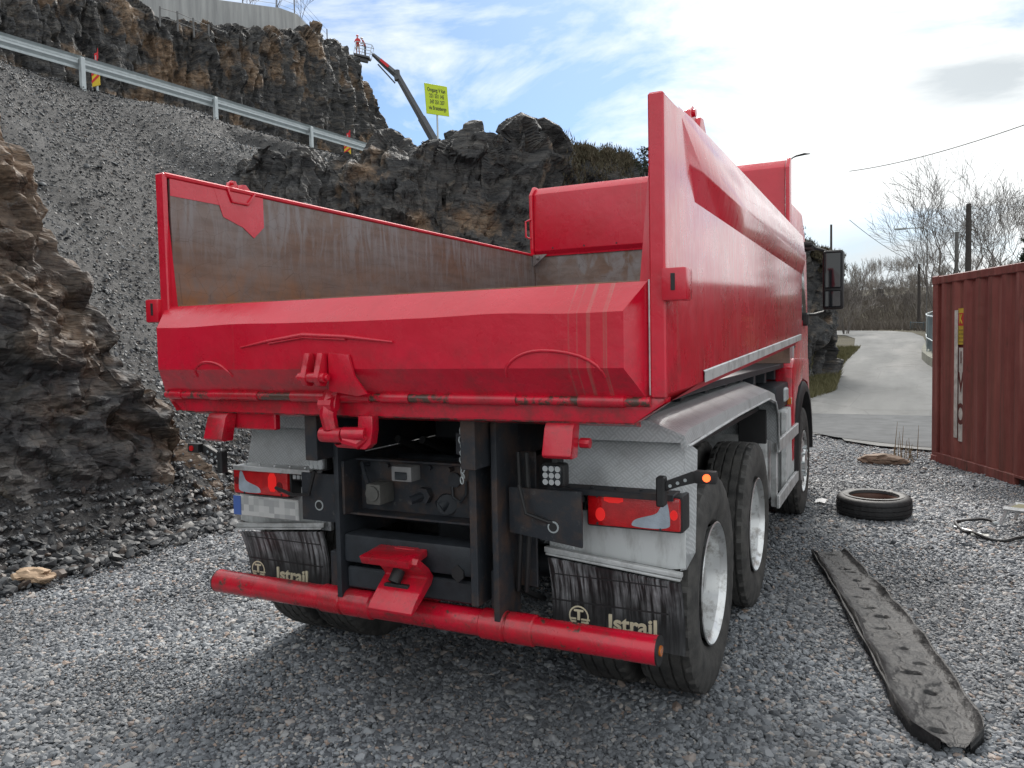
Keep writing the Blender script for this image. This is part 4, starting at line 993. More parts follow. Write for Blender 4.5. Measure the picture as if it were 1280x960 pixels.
# number plate: blue band, characters blurred out
M_ = Mat('number plate with unreadable blurred characters', rough=.5)
n = M_.n('ShaderNodeTexWhiteNoise', noise_dimensions='3D'); sn = M_.n('ShaderNodeVectorMath', operation='SNAP'); sn.inputs[1].default_value = (.036, 5., .0355)
M_.l(M_.tc.outputs['Object'], sn.inputs[0]); M_.l(sn.outputs[0], n.inputs[0])
M_.color(M_.ramp(n.outputs[0], [(0., (.30, .30, .31)), (.5, (.46, .47, .46)), (1., (.56, .56, .55))])); PLM = M_.m
b = BM(); b.box(-1.19, -.735, .335, .345, .825, .935, .004); pl = b.done('number_plate', PLM, TR)
BM().box(-1.188, -1.135, .331, .336, .828, .932, .001).done('blue_band', Mat('blue', (.07, .14, .42), .5).m, pl)

# ---- wheels
def tyre(R_, w_, n=132):
    h = w_/2; g = .012
    prof = [(-h*.62, R_-.245), (-h*.82, R_-.22), (-h*.98, R_-.15), (-h*1.0, R_-.10), (-h*.95, R_-.05), (-h*.90, R_-.022), (-h*.84, R_-.006), (-h*.66, R_), (-h*.60, R_-.002), (-h*.58, R_-g), (-h*.54, R_-g), (-h*.52, R_),
            (-h*.24, R_+.001), (-h*.22, R_-g), (-h*.17, R_-g), (-h*.15, R_+.001)]
    prof = prof+[(-a, r) for a, r in prof[::-1]]
    def fn(i, k, hh, r):
        c = abs(hh)/h
        ph = (k+int(hh*60)) % 4
        if c > .8 and r > R_-.06: return r-(.014 if ph == 0 else 0)
        if r > R_-.005 and ph == 0: return r-.007
        return r
    b = BM(); b.lathe(prof, n, 'x', fn=fn, closed=False); return b
def rim(outer, s):
    b = BM(); o = outer
    if True:  # deep dish seen from outside
        prof = [(.0, .300), (.004, .293), (-.018, .284), (-.03, .272), (-.10, .262), (-.155, .250), (-.165, .225), (-.16, .17), (-.14, .14), (-.135, .085), (-.07, .08), (-.055, .065), (-.05, .0)]
    b.lathe([(s*(o+h), r) for h, r in prof], 48, 'x', closed=False)
    return b
def wheel(x, y, R_, dual, s, front=False):
    w_ = .285
    xo = s*(1.262-w_/2)
    C0 = Matrix.Translation((0, y, R_-.006))
    M0 = C0
    b = rim(1.252 if not front else 1.25, s)
    if front:
        b = BM(); b.lathe([(s*(1.25+h), r) for h, r in [(0, .300), (.004, .293), (-.02, .284), (-.04, .272), (-.03, .25), (-.01, .20), (-.0, .15), (.0, .12), (.02, .11), (.025, .09), (.025, 0)]], 40, 'x', closed=False)
    bmesh.ops.transform(b.b, matrix=M0, verts=b.b.verts)
    rm = b.done('wheel', RIM, TR, 30)
    b = tyre(R_, w_); bmesh.ops.transform(b.b, matrix=M0 @ Matrix.Translation((xo, 0, 0)), verts=b.b.verts); b.done('tyre', TYR, rm, 25)
    if dual:
        b = tyre(R_, w_); bmesh.ops.transform(b.b, matrix=M0 @ Matrix.Translation((xo-s*.33, 0, 0)), verts=b.b.verts); b.done('inner_tyre', TYR, rm, 25)
    b = BM()
    for k in range(10):
        a = 2*pi*k/10; r_ = .165 if not front else .14
        o = 1.252-.155 if not front else 1.245
        b.tube([(s*o, r_*cos(a), r_*sin(a)), (s*(o+.03), r_*cos(a), r_*sin(a))], .014, 6)
    bmesh.ops.transform(b.b, matrix=M0, verts=b.b.verts); b.done('wheel_nut', GAL, rm)
    b = BM()
    for k in range(8):
        a = 2*pi*(k+.5)/8; r_ = .215; o = 1.252-.1635 if not front else 1.238
        b.tube([(s*(o-.002), r_*cos(a), r_*sin(a)), (s*(o+.0035), r_*cos(a), r_*sin(a))], .024, 14)
    bmesh.ops.transform(b.b, matrix=M0, verts=b.b.verts); b.done('hand_hole', BLK, rm)
for s in (1, -1):
    wheel(0, 1.08, .53, True, s); wheel(0, 2.41, .53, True, s); wheel(0, 5.28, .525, False, s, True)

# ---- right and left flank between the wheels: boxes, tank, guard rails
for s in (1, -1):
    X_ = lambda a: s*a
    b = BM()
    for z in (.90, .47): b.box(*sorted((X_(1.235), X_(1.262))), 3.42, 4.72, z-.05, z+.05, .006)
    b.done('side_guard', ALU, TR)
    b = BM()
    for y in (3.5, 4.1, 4.62): b.box(*sorted((X_(1.19), X_(1.234))), y-.03, y+.03, .42, 1.1, .004)
    b.done('guard_post', ALU, TR)
    b = BM(); b.prism([(X_(.62), 1.04), (X_(1.14), 1.04), (X_(1.17), .98), (X_(1.17), .48), (X_(1.12), .40), (X_(.62), .40)], 'y', 3.45, 4.05, .02); b.done('fuel_tank', ALU, TR)
    b = BM(); b.box(*sorted((X_(.60), X_(1.225))), 4.12, 4.74, .42, 1.12, .02, 2); b.done('storage_box', WHP, TR)
    b = BM(); b.box(*sorted((X_(.75), X_(1.2))), 3.7, 4.6, 1.13, 1.34, .03, 2); b.tube([(X_(1.0), 3.5, 1.2), (X_(1.05), 4.4, 1.25), (X_(1.1), 4.8, 1.2)], .03, 10); b.done('air_filter_box', DRK, TR)
    b = BM(); b.box(*sorted((X_(1.14), X_(1.2))), 3.62, 3.70, 1.06, 1.12, .006); b.box(*sorted((X_(1.20), X_(1.235))), 4.4, 4.46, 1.14, 1.2, .005); b.done('side_reflector', LORG, TR)
    b = BM(); b.box(*sorted((X_(1.10), X_(1.22))), 4.15, 4.35, 1.18, 1.30, .015); b.done('work_lamp', GAL, TR)

# ---- cab
b = BM()
sec = [(4.72, 1.05), (4.72, 2.86), (4.95, 3.02), (6.2, 3.05), (6.6, 2.72), (6.80, 1.85), (6.86, .55), (6.1, .50), (5.98, .85), (5.75, 1.12), (5.35, 1.20), (4.95, 1.12), (4.80, 1.02)]
b.prism(sec, 'x', -1.145, 1.145, .03); CB = b.done('cab', RED, TR, 30)
for s in (1, -1):
    X_ = lambda a: s*a
    b = BM(); b.prism([(5.12, 1.95), (5.14, 2.72), (6.1, 2.74), (6.52, 2.0), (6.35, 1.9)], 'x', X_(1.138), X_(1.152), .004); b.done('side_window', GLS, CB)
    b = BM(); b.prism([(5.06, 1.25), (5.06, 2.80), (5.10, 2.80), (5.10, 1.25)], 'x', X_(1.143), X_(1.154), .002); b.box(*sorted((X_(1.14), X_(1.19))), 4.98, 5.03, 1.45, 2.65, .01); b.done('door_seam', GAL, CB)
    b = BM(); b.box(*sorted((X_(1.145), X_(1.18))), 5.12, 5.3, 1.66, 1.72, .01); b.box(*sorted((X_(1.147), X_(1.16))), 5.14, 5.32, 1.62, 1.79, .02); b.done('door_handle', BLK, CB)
    # wheel-arch fender: red shell with a black lip
    b = BM(); st = []
    for k in range(13):
        a = pi*(1.02-k/12*1.02); r0, r1 = .64, .74
        cy, cz = 5.35, .56
        st.append([Vector((X_(1.09), cy+r1*cos(a), cz+r1*sin(a))), Vector((X_(1.24), cy+r1*cos(a), cz+r1*sin(a))), Vector((X_(1.265), cy+(r1-.04)*cos(a), cz+(r1-.04)*sin(a))), Vector((X_(1.265), cy+r0*cos(a), cz+r0*sin(a))), Vector((X_(1.1), cy+r0*cos(a), cz+r0*sin(a)))])
    b.quadgrid(st); b.done('wheel_arch', BLK, CB)
    b = BM(); b.prism([(4.46, 1.10), (4.50, 1.46), (4.66, 1.54), (5.9, 1.50), (6.0, 1.1), (5.8, 1.28), (5.35, 1.34), (4.95, 1.28), (4.72, 1.14), (4.66, 1.0), (4.62, .62), (4.56, .62)], 'x', X_(1.09), X_(1.235), .015); b.done('fender', RED, CB)
    # mirror on its arms
    b = BM(); b.tube([(X_(1.12), 6.35, 2.66), (X_(1.24), 6.40, 2.70), (X_(1.36), 6.45, 2.66)], .018, 8); b.tube([(X_(1.14), 6.35, 1.97), (X_(1.25), 6.40, 1.97), (X_(1.36), 6.45, 2.0)], .018, 8); b.box(*sorted((X_(1.12), X_(1.2))), 6.25, 6.4, 1.85, 1.99, .02)
    b.box(*sorted((X_(1.12), X_(1.26))), 6.1, 6.55, 2.68, 2.74, .02)
    b.done('mirror_arm', BLK, CB)
    b = BM(); b.box(*sorted((X_(1.335), X_(1.545))), 6.36, 6.50, 2.02, 2.66, .035, 3); mr_ = b.done('wing_mirror', BLK, CB)
    MG = Mat('mirror glass', (.015, .018, .022), .04, Specular_IOR_Level=.6)  # dark base colour stands in for the dark view the mirror would reflect
    b = BM(); b.box(*sorted((X_(1.355), X_(1.525))), 6.352, 6.362, 2.25, 2.635, .01); b.box(*sorted((X_(1.355), X_(1.525))), 6.352, 6.362, 2.045, 2.225, .01); b.done('mirror_glass', MG.m, mr_)
b = BM(); b.quadgrid([[Vector((-1.05, 6.60, 2.70)), Vector((1.05, 6.60, 2.70))], [Vector((-1.08, 6.815, 1.88)), Vector((1.08, 6.815, 1.88))]]); b.done('windscreen', GLS, CB)
b = BM(); b.box(-1.1, 1.1, 6.84, 6.9, .6, 1.1, .02); b.box(-1.12, 1.12, 6.6, 6.88, .3, .5, .03); b.done('front_bumper', BLK, CB)
# ================================================================== THINGS IN THE YARD
def corten():
    M_ = Mat('faded oxide red container paint', rough=.6)
    x, y, z = M_.xyz()
    c = M_.mix(M_.ramp(M_.noise(1.2, 6, .65, M_.map((3, 3, .5))), [(.35, 0.), (.68, 1.)]), (.15, .036, .030), (.25, .078, .062))
    c = M_.mix(M_.ramp(M_.noise(5, 7, .75, M_.map((1, 1, .3))), [(.60, 0.), (.70, 1.)]), c, (.055, .026, .017)); M_.color(c)
    st_ = M_.noise(1., 4, .6, M_.map((9, 9, .35))); c = M_.mix(M_.ramp(st_, [(.52, 0.), (.64, .6)]), c, (.10, .045, .03)); c = M_.mix(M_.ramp(st_, [(.30, .35), (.42, 0.)]), c, (.33, .18, .15)); M_.color(c)
    M_.bump(M_.noise(3, 3), .45, .06); M_.bump(M_.noise(60, 4), .15, .003); return M_.m
CRT = corten()
dx, dy = .394, -.919                      # long side runs towards the camera
CM0 = Matrix(((dx, .919, 0, 2.52), (dy, .394, 0, 9.28), (0, 0, 1, -.03), (0, 0, 0, 1)))   # local x along, local y across
CT = thing('shipping_container', 'weathered rust red corrugated shipping container at the right edge of the yard', 'container', (2.52, 9.28, 0))
def ct(b, name, mat, parent=CT, ang=25):
    bmesh.ops.transform(b.b, matrix=CM0, verts=b.b.verts); return b.done(name, mat, parent, ang)
LC, WC, HC = 6.06, 2.44, 2.53
def corr(L_):
    pts_ = []; x = .06; p_ = .278
    while x < L_-.06-p_*.5:
        pts_ += [(x, .035), (x+.07, .035), (x+.139, .0), (x+.209, .0)]; x += p_
    pts_.append((L_-.06, .035)); return pts_
for nm, yy_ in (('side_panel', 0), ('side_panel', WC)):
    b = BM(); pp = corr(LC); s_ = 1 if yy_ == 0 else -1
    rows = [[Vector((x, yy_+s_*y, .15)) for x, y in pp], [Vector((x, yy_+s_*y, HC-.09)) for x, y in pp]]
    b.quadgrid(rows); ct(b, nm, CRT)
b = BM()
for xx in (.02, LC-.02):
    b.quadgrid([[Vector((xx, y, .15)) for y in (.05, WC-.05)], [Vector((xx, y, HC-.08)) for y in (.05, WC-.05)]])
ct(b, 'end_panel', CRT)
b = BM(); b.box(0, LC, -.012, .07, HC-.10, HC, .008); b.box(0, LC, WC-.07, WC+.012, HC-.10, HC, .008); b.box(-.01, .06, .02, WC-.02, HC-.1, HC-.003, .008); b.box(LC-.06, LC+.01, .02, WC-.02, HC-.1, HC-.003, .008); ct(b, 'top_rail', CRT)
b = BM()
for y0, y1 in ((-.014, .06), (WC-.06, WC+.014)):
    segs = [(0, 1.9), (2.25, 3.85), (4.2, LC)]
    for a, c_ in segs: b.box(a, c_, y0, y1, .01, .16, .006)
    for a, c_ in ((1.9, 2.25), (3.85, 4.2)): b.box(a, c_, y0, y1, .13, .16, .003)
b.box(0, .06, .05, WC-.05, .01, .16, .005); b.box(LC-.06, LC, .05, WC-.05, .01, .16, .005); ct(b, 'bottom_rail', CRT)
b = BM()
for a in (1.925, 3.875): b.box(a, a+.3, .03, .05, .02, .13, .002)
ct(b, 'fork_pocket', BLK)
b = BM()
for xx in (-.02, LC-.10):
    for yy_ in (-.016, WC-.10): b.box(xx, xx+.12, yy_, yy_+.116, .0, HC+.01, .012)
ct(b, 'corner_post', CRT)
b = BM()
for xx in (-.03, LC-.14):
    for yy_ in (-.024, WC-.13):
        for z in (-.0, HC-.11): b.box(xx, xx+.17, yy_, yy_+.154, z, z+.12, .012)
ct(b, 'corner_casting', CRT)
b = BM(); b.box(0.05, LC-.05, .05, WC-.05, HC-.06, HC-.03, 0); ct(b, 'roof_panel', CRT)
STRW = simple('dirty white sticker', (.48, .46, .42), .6, var=.35, nscale=25)
YEL = simple('faded yellow sticker', (.50, .36, .04), .6, var=.3)
b = BM(); b.box(.545, .625, -.004, .001, .42, 2.06, 0); b.box(.63, .76, .012, .0165, .38, 1.58, 0)
# the strip follows one ridge and the next slope of the corrugation
lt = ct(b, 'lettered_strip', STRW)
def ctext(nm, body, size, x, y, z, mat, rot=0, par=None, bold=.004, sx=1.):
    MM = CM0 @ Matrix.Translation((x, y, z)) @ Matrix.Rotation(radians(90), 4, 'X') @ Matrix.Rotation(rot, 4, 'Z')
    return text(nm, body, size, mat, MM, par, .001, bold, sx)
BRN = simple('dark oxide lettering', (.11, .03, .025), .6)
ctext('lettering', 'O', .36, .685, .0105, .72, BRN, 0, lt, .012, .62); ctext('lettering', 'V', .34, .685, .0105, 1.13, BRN, 0, lt, .010, .62); ctext('lettering', 'I', .2, .685, .0105, 1.45, BRN, 0, lt, .008, .62)
b = BM(); b.box(.615, .76, .008, .012, 1.62, 2.08, 0); sg = ct(b, 'warning_sticker', YEL)
RST = Mat('red print', (.45, .03, .03), .6).m; KST = Mat('black print', (.03, .03, .03), .6).m
b = BM(); b.box(.625, .75, .004, .0075, 1.86, 2.02, 0); ct(b, 'red_square', RST, sg)
ctext('letter_k', 'K', .16, .688, .001, 1.94, YEL, 0, sg, .006, .7)
for k_ in range(4): ctext('small_print', 'CARGO' if False else '- - -', .07, .688, .006, 1.81-.05*k_, KST, 0, sg, .002, .9)

# loose tyre on the gravel
t = thing('loose_tyre', 'worn car tyre lying flat on the gravel between truck and container', 'tyre', (1.87, 5.42, 0))
h = .095; R_ = .335
prof = [(-h*.7, .215), (-h*.95, .235), (-h, .27), (-h*.93, .305), (-h*.78, .325), (-h*.6, .333), (-h*.5, .333), (-h*.47, .326), (-h*.42, .326), (-h*.39, .335), (-h*.04, .336), (-h*.02, .328), (h*.02, .328), (h*.04, .336)]
prof += [(-a, r) for a, r in prof[:10][::-1]]
b = BM(); b.lathe(prof, 96, 'z', fn=lambda i, k, hh, r: r-(.005 if (r > .32 and k % 3 == 0) else 0), closed=False, M=Matrix.Translation((0, 0, h+.012)))
bmesh.ops.transform(b.b, matrix=Matrix.Translation((1.87, 5.42, 0)) @ Matrix.Rotation(.03, 4, 'X'), verts=b.b.verts); o = b.done('tyre_casing', simple('old tyre rubber', (.020, .020, .021), .6, bs=.2), t, 30)
b = BM(); b.lathe([(h*.9, .225), (h*.75, .235), (h*.55, .205), (h*.2, .19), (-h*.6, .19), (-h*.8, .2)], 64, 'z', closed=False, M=Matrix.Translation((1.87, 5.42, h+.02))); b.done('steel_bead', simple('rust brown steel', (.10, .05, .035), .6, .3), t)
b = BM(); b.lathe([(h*1.0, .27), (h*1.03, .245), (h*.93, .222)], 64, 'z', closed=False, M=Matrix.Translation((1.87, 5.42, h+.0135))); b.done('dusty_sidewall', simple('chalky rubber', (.16, .16, .155), .7, var=.5), t)

# torn strip of rubber belting with curled edges
def belt():
    M_ = Mat('torn rubber belting with chalky wear', rough=.55, Specular_IOR_Level=.3)
    c = M_.ramp(M_.noise(5, 7, .72), [(.34, (.010, .010, .011)), (.54, (.024, .024, .025)), (.68, (.07, .07, .068)), (.78, (.28, .25, .21))])
    M_.color(c); M_.bump(M_.noise(7, 5, .6), .8, .03); M_.bump(M_.noise(60, 5), .4, .004); return M_.m
A = np.array([1.60, 3.72]); Bp = np.array([2.28, .80]); AX = (Bp-A)/np.linalg.norm(Bp-A); LEN = np.linalg.norm(Bp-A); NX = np.array([-AX[1], AX[0]])
U, V = np.meshgrid(np.linspace(0, 1, 240), np.linspace(-1, 1, 40), indexing='ij')
hw = np.interp(U, [0, .02, .5, .9, .96, 1], [.118, .125, .155, .165, .14, .06])+.008*vnoise(np.stack([U*14, V*0+np.sign(V)*3, U*0], -1), 3)
bend = .05*np.sin(U*3.0)-.01
px_ = A[0]+AX[0]*U*LEN+NX[0]*(V*hw+bend); py_ = A[1]+AX[1]*U*LEN+NX[1]*(V*hw+bend)
Q3 = np.stack([U*9, V*1.1, U*0], -1)
pz_ = .05+.03*np.abs(V)**6*(1+.6*vnoise(Q3*2, 4))+.006*vnoise(Q3, 6)+.004*fbm(Q3*3, 3, 8)
v_, e_ = facet(np.stack([U*LEN*1.0, V*.16, U*0], -1), (.13, .12, 1), 5); pz_ = pz_-.008*np.exp(-e_*22)*(np.abs(V) < .8)+.004*v_
for k_ in range(17):                     # slots torn along the middle
    u0 = .03+k_*.057+random.uniform(-.02, .02); v0 = random.uniform(-.35, .35); pz_ -= random.uniform(.015, .05)*np.exp(-(((U-u0+V*random.uniform(-.01, .01))*LEN/random.uniform(.008, .016))**2+((V-v0)/random.uniform(.12, .34))**2)**2)*(random.random() < .75)
Pt = np.stack([px_, py_, pz_], -1)
Pb = Pt.copy(); Pb[..., 2] = np.maximum(.004, pz_-.045); Pb[..., 2][:, [0, -1]] = .006
me_t = np.concatenate([Pb[:, :1], Pt, Pb[:, ::-1]], 1)
o = gridmesh('rubber_belt_strip', me_t, belt(), smooth=True, kind=None); tag(o, 'long torn black rubber strip lying on the gravel in the right foreground', 'rubber strip')
# edge lip of the belt: a second ply peeling along its left side
b = BM(); ee = [Vector((*(A+AX*u*LEN-NX*(np.interp(u, [0, .5, 1], [.125, .165, .15])*1.0-.05*sin(u*3)+.012)), .05+.006*sin(u*40))) for u in np.linspace(0.0, .93, 50)]
b.tube(ee, [.006+.006*random.random() for _ in ee], 7); b.done('peeling_edge', BLK, None)
bpy.data.objects['peeling_edge'].parent = o

# black hose coil with grey end
b = BM(); pts_ = []
c0 = at(1235, 664, 6.75)
for k_ in range(40):
    a = radians(60+k_*6.4); r_ = .21+.05*sin(k_*.2)
    pts_.append((c0[0]-.02+r_*1.1*cos(a), c0[1]+r_*1.5*sin(a), .02+.012*(1+sin(k_*.5))))
pts_ += [(3.2, 5.05, .03), (3.6, 5.2, .02)]
o = b.tube(pts_, .014, 10).done('hose', BLK); tag(o, 'black hose coiled on the gravel near the container', 'hose')
b = BM(); p = [Vector(q_) for q_ in pts_[:3]]; b.tube([p[0], p[0]+Vector((-.04, -.03, .0))], .018, 10); b.done('hose_end', GAL, o)
b = BM(); e0 = at(1193, 655, 6.9); b.tube([(e0[0], e0[1], .02), (e0[0]+.1, e0[1]-.15, .03), (e0[0]+.2, e0[1]-.22, .015)], .012, 8); o = b.done('hose_offcut', GAL); tag(o, 'short grey hose end lying beside the black hose coil', 'hose')
# folding aluminium trestle step, cut by the picture's edge
st = thing('folding_step', 'low aluminium folding work step with wooden tread at the right edge', 'step', (3.05, 5.35, 0))
def rel(o): return o
q0 = Vector((2.92, 5.30, .17)); ux_ = Vector((.80, -.28, 0)).normalized(); vy_ = Vector((.45, .89, 0)).normalized()
def fr(x, y, z): return q0+ux_*x+vy_*y+Vector((0, 0, z))
b = BM(); 
for y in (0, .26): b.tube([fr(0, y, -.0), fr(.9, y, -.0)], .022, 4)
for x in (0., .3, .6, .88): b.tube([fr(x, 0, 0), fr(x, .26, 0)], .018, 4)
b.done('frame', ALU, st)
for x, y, tx, ty in ((.03, 0, -.05, -.03), (.03, .26, -.05, .05), (.85, 0, .07, -.03), (.85, .26, .07, .05)):
    b = BM(); b.tube([fr(x, y, 0), fr(x+tx, y+ty, -.165)], .016, 4); b.done('leg', ALU, st)
b = BM(); b.tube([fr(.12, .26, 0), fr(.30, .30, .52)], .016, 4); b.tube([fr(.52, .26, 0), fr(.34, .30, .52)], .016, 4); b.tube([fr(.26, .30, .50), fr(.5, .30, .50)], .018, 4); b.done('handle_frame', ALU, st)
b = BM(); 
MT = Matrix(((ux_.x, vy_.x, 0, q0.x), (ux_.y, vy_.y, 0, q0.y), (0, 0, 1, q0.z), (0, 0, 0, 1)))
b.box(.03, .27, .02, .24, .0, .012, .002, M=MT); b.done('tread', simple('mossy wood tread', (.12, .11, .05), .8), st)
# blue bottle cap / cup on the step
b = BM(); b.lathe([(0, .0), (0, .03), (.05, .034), (.05, .030), (.01, .026), (.01, 0)], 20, 'z', M=Matrix.Translation(fr(.17, .10, .012)), closed=False); o = b.done('blue_cup', simple('blue plastic', (.05, .13, .42), .4)); tag(o, 'small blue plastic cup on the tread of the aluminium step', 'cup')

# rocks and litter lying about
def boulder(name, label, cat, loc, size, mat, seed, sq=(1, .8, .45)):
    b = bmesh.new(); bmesh.ops.create_icosphere(b, subdivisions=4, radius=.5)
    P = np.array([v.co[:] for v in b.verts]); v_, _ = facet(P+seed, (.42, .42, .42), seed); P = P*(1+.35*v_[:, None]+.1*fbm(P*4+seed, 3, seed)[:, None])
    P = P*np.array(sq)*size
    for v, p in zip(b.verts, P): v.co = Vector(p)+Vector(loc)
    me = bpy.data.meshes.new(name); b.to_mesh(me); b.free(); o = link(name, me, mat); me.polygons.foreach_set('use_smooth', [False]*len(me.polygons)); return tag(o, label, cat)
TAN = rockmat('tan stone', .9, 1.3); GRY = rockmat('grey stone', .0, 1.2)
p = at(30, 732, 5.85); boulder('flat_stone', 'flat pale tan stone lying at the edge of the gravel, far left', 'stone', (p[0]+.12, p[1], .075), .36, simple('pale tan stone', (.42, .30, .20), .7, var=.3, nscale=12), 3, (1.0, .55, .3))
p = at(1140, 577, 10.6); boulder('corner_stone', 'low brownish stone beside the container corner', 'stone', (p[0]-.35, p[1]-.25, .04), .5, simple('brown stone', (.20, .14, .10), .8, var=.3, nscale=12), 5, (1.1, .6, .35))
b = BM(); p = at(1018, 638, 8.0); b.quadgrid([[Vector((p[0]+i*.05+.01*j, p[1]+j*.05, .03+.012*((i+j) % 2)+.01*j)) for j in range(3)] for i in range(3)]); o = b.done('paper_scrap', Mat('white scrap', (.7, .7, .7), .6).m); tag(o, 'crumpled white scrap lying beside the front wheel of the truck', 'litter')
b = BM(); p = at(1228, 672, 6.55)
b.tube([(p[0]-.08, p[1]+.02, .03), (p[0]-.01, p[1], .035), (p[0]+.05, p[1]+.03, .03)], .012, 6); b.box(p[0]-.03, p[0]+.05, p[1]-.03, p[1]+.02, .02, .04, .005); o = b.done('plastic_scrap', Mat('pale plastic', (.6, .6, .56), .5).m); tag(o, 'pale torn plastic scrap lying below the hose coil', 'litter')
# heaps of broken slate at the foot of the left outcrop, and dead stalks
n_ = 9000; y = rng.uniform(-2.5, 5.5, n_); x = np.interp(y, EY, EX)+.35-np.abs(rng.normal(0, .5, n_))+rng.normal(0, .12, n_)
sz = .02+.09*rng.random(n_)**5; rots = rng.uniform(-.7, .7, (n_, 3))*np.array([1, 1, 4])
stone_field('slate_debris', 'broken dark slate debris along the foot of the left rock face', np.stack([x, y, np.maximum(gz(x, y)+.22*ss(0, .8, np.interp(y, EY, EX)-x)+.03, 0)+sz*.1], -1), sz, rots, stone_nodes('debris nodes', stonemat('slate debris', .5), flat=.5))
n_ = 2600; kk = rng.integers(60, 395, n_); jj = rng.integers(15, 175, n_)
STALK = simple('dry stalk', (.20, .14, .07), .8)
b = BM(); p = at(1158, 577, 10.7)
for k_ in range(14):
    a = random.uniform(0, 6.28); q_ = Vector((p[0]-.22+random.uniform(-.22, .14), p[1]+random.uniform(-.2, .2), 0)); hh = random.uniform(.12, .55)
    b.tube([q_, q_+Vector((cos(a)*.02, sin(a)*.02, hh*.5)), q_+Vector((cos(a)*.05, sin(a)*.05, hh))], [.006, .005, .002], 5)
o = b.done('dead_stalks', STALK); tag(o, 'few dead weed stalks standing at the container corner', 'weeds', kind='stuff')

# ================================================================== UPPER ROAD
GR = thing('guardrail', 'galvanised steel guardrail along the road above the scree slope', 'guardrail', (-14, 10, 7.6))
ys_ = np.arange(-9.95, 36, 3.743); Y0 = 8.76
def gzz(y): return np.interp(y, [-20, 7.03, 8.76, 12.49, 16.23, 19.91, 30, 45], [7.55, 7.98, 8.05, 8.20, 8.32, 8.44, 8.55, 8.6])
b = BM(); W = [(.0, .155), (.03, .145), (.075, .115), (.075, .07), (.03, .035), (.0, .02), (.0, -.02), (.03, -.035), (.075, -.07), (.075, -.115), (.03, -.145), (.0, -.155)]
rows = []
for y in np.arange(-12, 40, .5): rows.append([Vector((-14.02-a, y, gzz(y)+z)) for a, z in W])
b.quadgrid(rows); b.quadgrid([[v+Vector((.006, 0, 0)) for v in r] for r in rows]); b.done('rail_beam', GAL, GR, 40)
for y in [8.76+3.743*k_ for k_ in range(-6, 9)]:
    z = gzz(y); b = BM(); b.box(-14.02, -13.93, y-.05, y+.05, z-.85, z+.10, .004); b.box(-14.03, -13.99, y-.05, y+.05, z-.06, z+.06, .002); b.done('post', GAL, GR)
REDF = Mat('red flag', (.62, .02, .03), .6).m; YLW = Mat('yellow board', (.72, .5, .03), .5).m
for px, py, t, lab in ((121, 92, 18.6, 'nearer red and yellow hazard marker board behind the guardrail, left'), (435, 184, 26.8, 'farther red and yellow hazard marker board behind the guardrail, near its far end')):
    p = at(px, py, t); o = thing('hazard_marker', lab, 'marker', (p[0], p[1], p[2]-.5), 'hazard markers on the upper road')
    b = BM(); b.box(p[0]-.02, p[0]+.02, p[1]-.02, p[1]+.02, p[2]-.75, p[2]+.42, .004); b.done('stake', GAL, o)
    b = BM(); b.box(p[0]-.14, p[0]+.14, p[1]-.035, p[1]-.021, p[2]-.30, p[2]+.12, .003); bd = b.done('board', YLW, o)
    b = BM()
    for k_ in (-.22, -.06, .06): b.prism([(p[0]-.14, p[2]+k_), (p[0]+.14, p[2]+k_+.13), (p[0]+.14, p[2]+k_+.20), (p[0]-.14, p[2]+k_+.07)] if k_ < .05 else [(p[0]-.14, p[2]+k_-.02), (p[0], p[2]+.12), (p[0]-.14, p[2]+.12)], 'y', p[1]-.039, p[1]-.036, 0)
    b.done('stripes', REDF, bd)
    b = BM(); b.quadgrid([[Vector((p[0]-.02+.30*i/5*.6, p[1]-.03+.03*sin(i), p[2]+.22+.24*j+.02*i)) for j in range(2)] for i in range(6)]); b.done('flag', REDF, o)

# concrete wall on the cliff with a wire fence
CONC = Mat('weathered concrete', rough=.8)
cc = CONC.mix(CONC.ramp(CONC.noise(1.2, 6, .65, CONC.map((2.5, 2.5, .25))), [(.35, 0.), (.65, 1.)]), (.27, .275, .275), (.42, .425, .42)); CONC.color(cc); CONC.bump(CONC.noise(4, 4), .2, .03)
wv = CONC.xyz(); CONC = CONC.m
cw = [at(155, -14, 31), at(260, -2, 34), at(350, 10, 38), at(372, 18, 40), at(413, 62, 43.5)]; cb = [at(155, 60, 31), at(260, 60, 34), at(350, 70, 38), at(380, 80, 40), at(414, 110, 43.5)]
cw = [at(-60, -40, 26)]+cw; cb = [at(-60, 40, 26)]+cb
b = BM(); rows = []
for a_, c_ in zip(cw, cb):
    nrm_ = Vector((-.9, .2, 0)); a_ = Vector(a_); c_ = Vector((a_[0]+.02, a_[1], c_[2]))
    rows.append([c_, a_, a_+nrm_*.4, c_+nrm_*.4])
b.quadgrid(rows); b.b.faces.new([v for v in b.b.verts][-4:]); o = b.done('concrete_wall', CONC, None, 20); tag(o, 'pale concrete retaining wall standing along the top of the cliff', 'wall')
FWR = simple('dull dark fence steel', (.14, .14, .14), .7)
b = BM(); acc = 0
WF = thing('wire_fence', 'thin wire fence on the top edge of the concrete wall', 'fence', tuple(cw[2]))
posts = BM(); wires = BM()
seq = [Vector(c_) for c_ in cw]; tops = []
for i in range(len(seq)-1):
    n_s = max(1, int((seq[i+1]-seq[i]).length/2.3))
    for k_ in range(n_s): tops.append(seq[i].lerp(seq[i+1], k_/n_s))
tops.append(seq[-1])
tops = [t_+Vector((-.2, 0, 0)) for t_ in tops]
for t_ in tops:
    pb = BM(); pb.tube([t_, t_+Vector((0, 0, 1.15))], .03, 6); pb.done('post', FWR, WF)
for hh in (.25, .55, .85, 1.13): wires.tube([t_+Vector((0, 0, hh)) for t_ in tops], .008, 4)
wires.done('wires', FWR, WF)
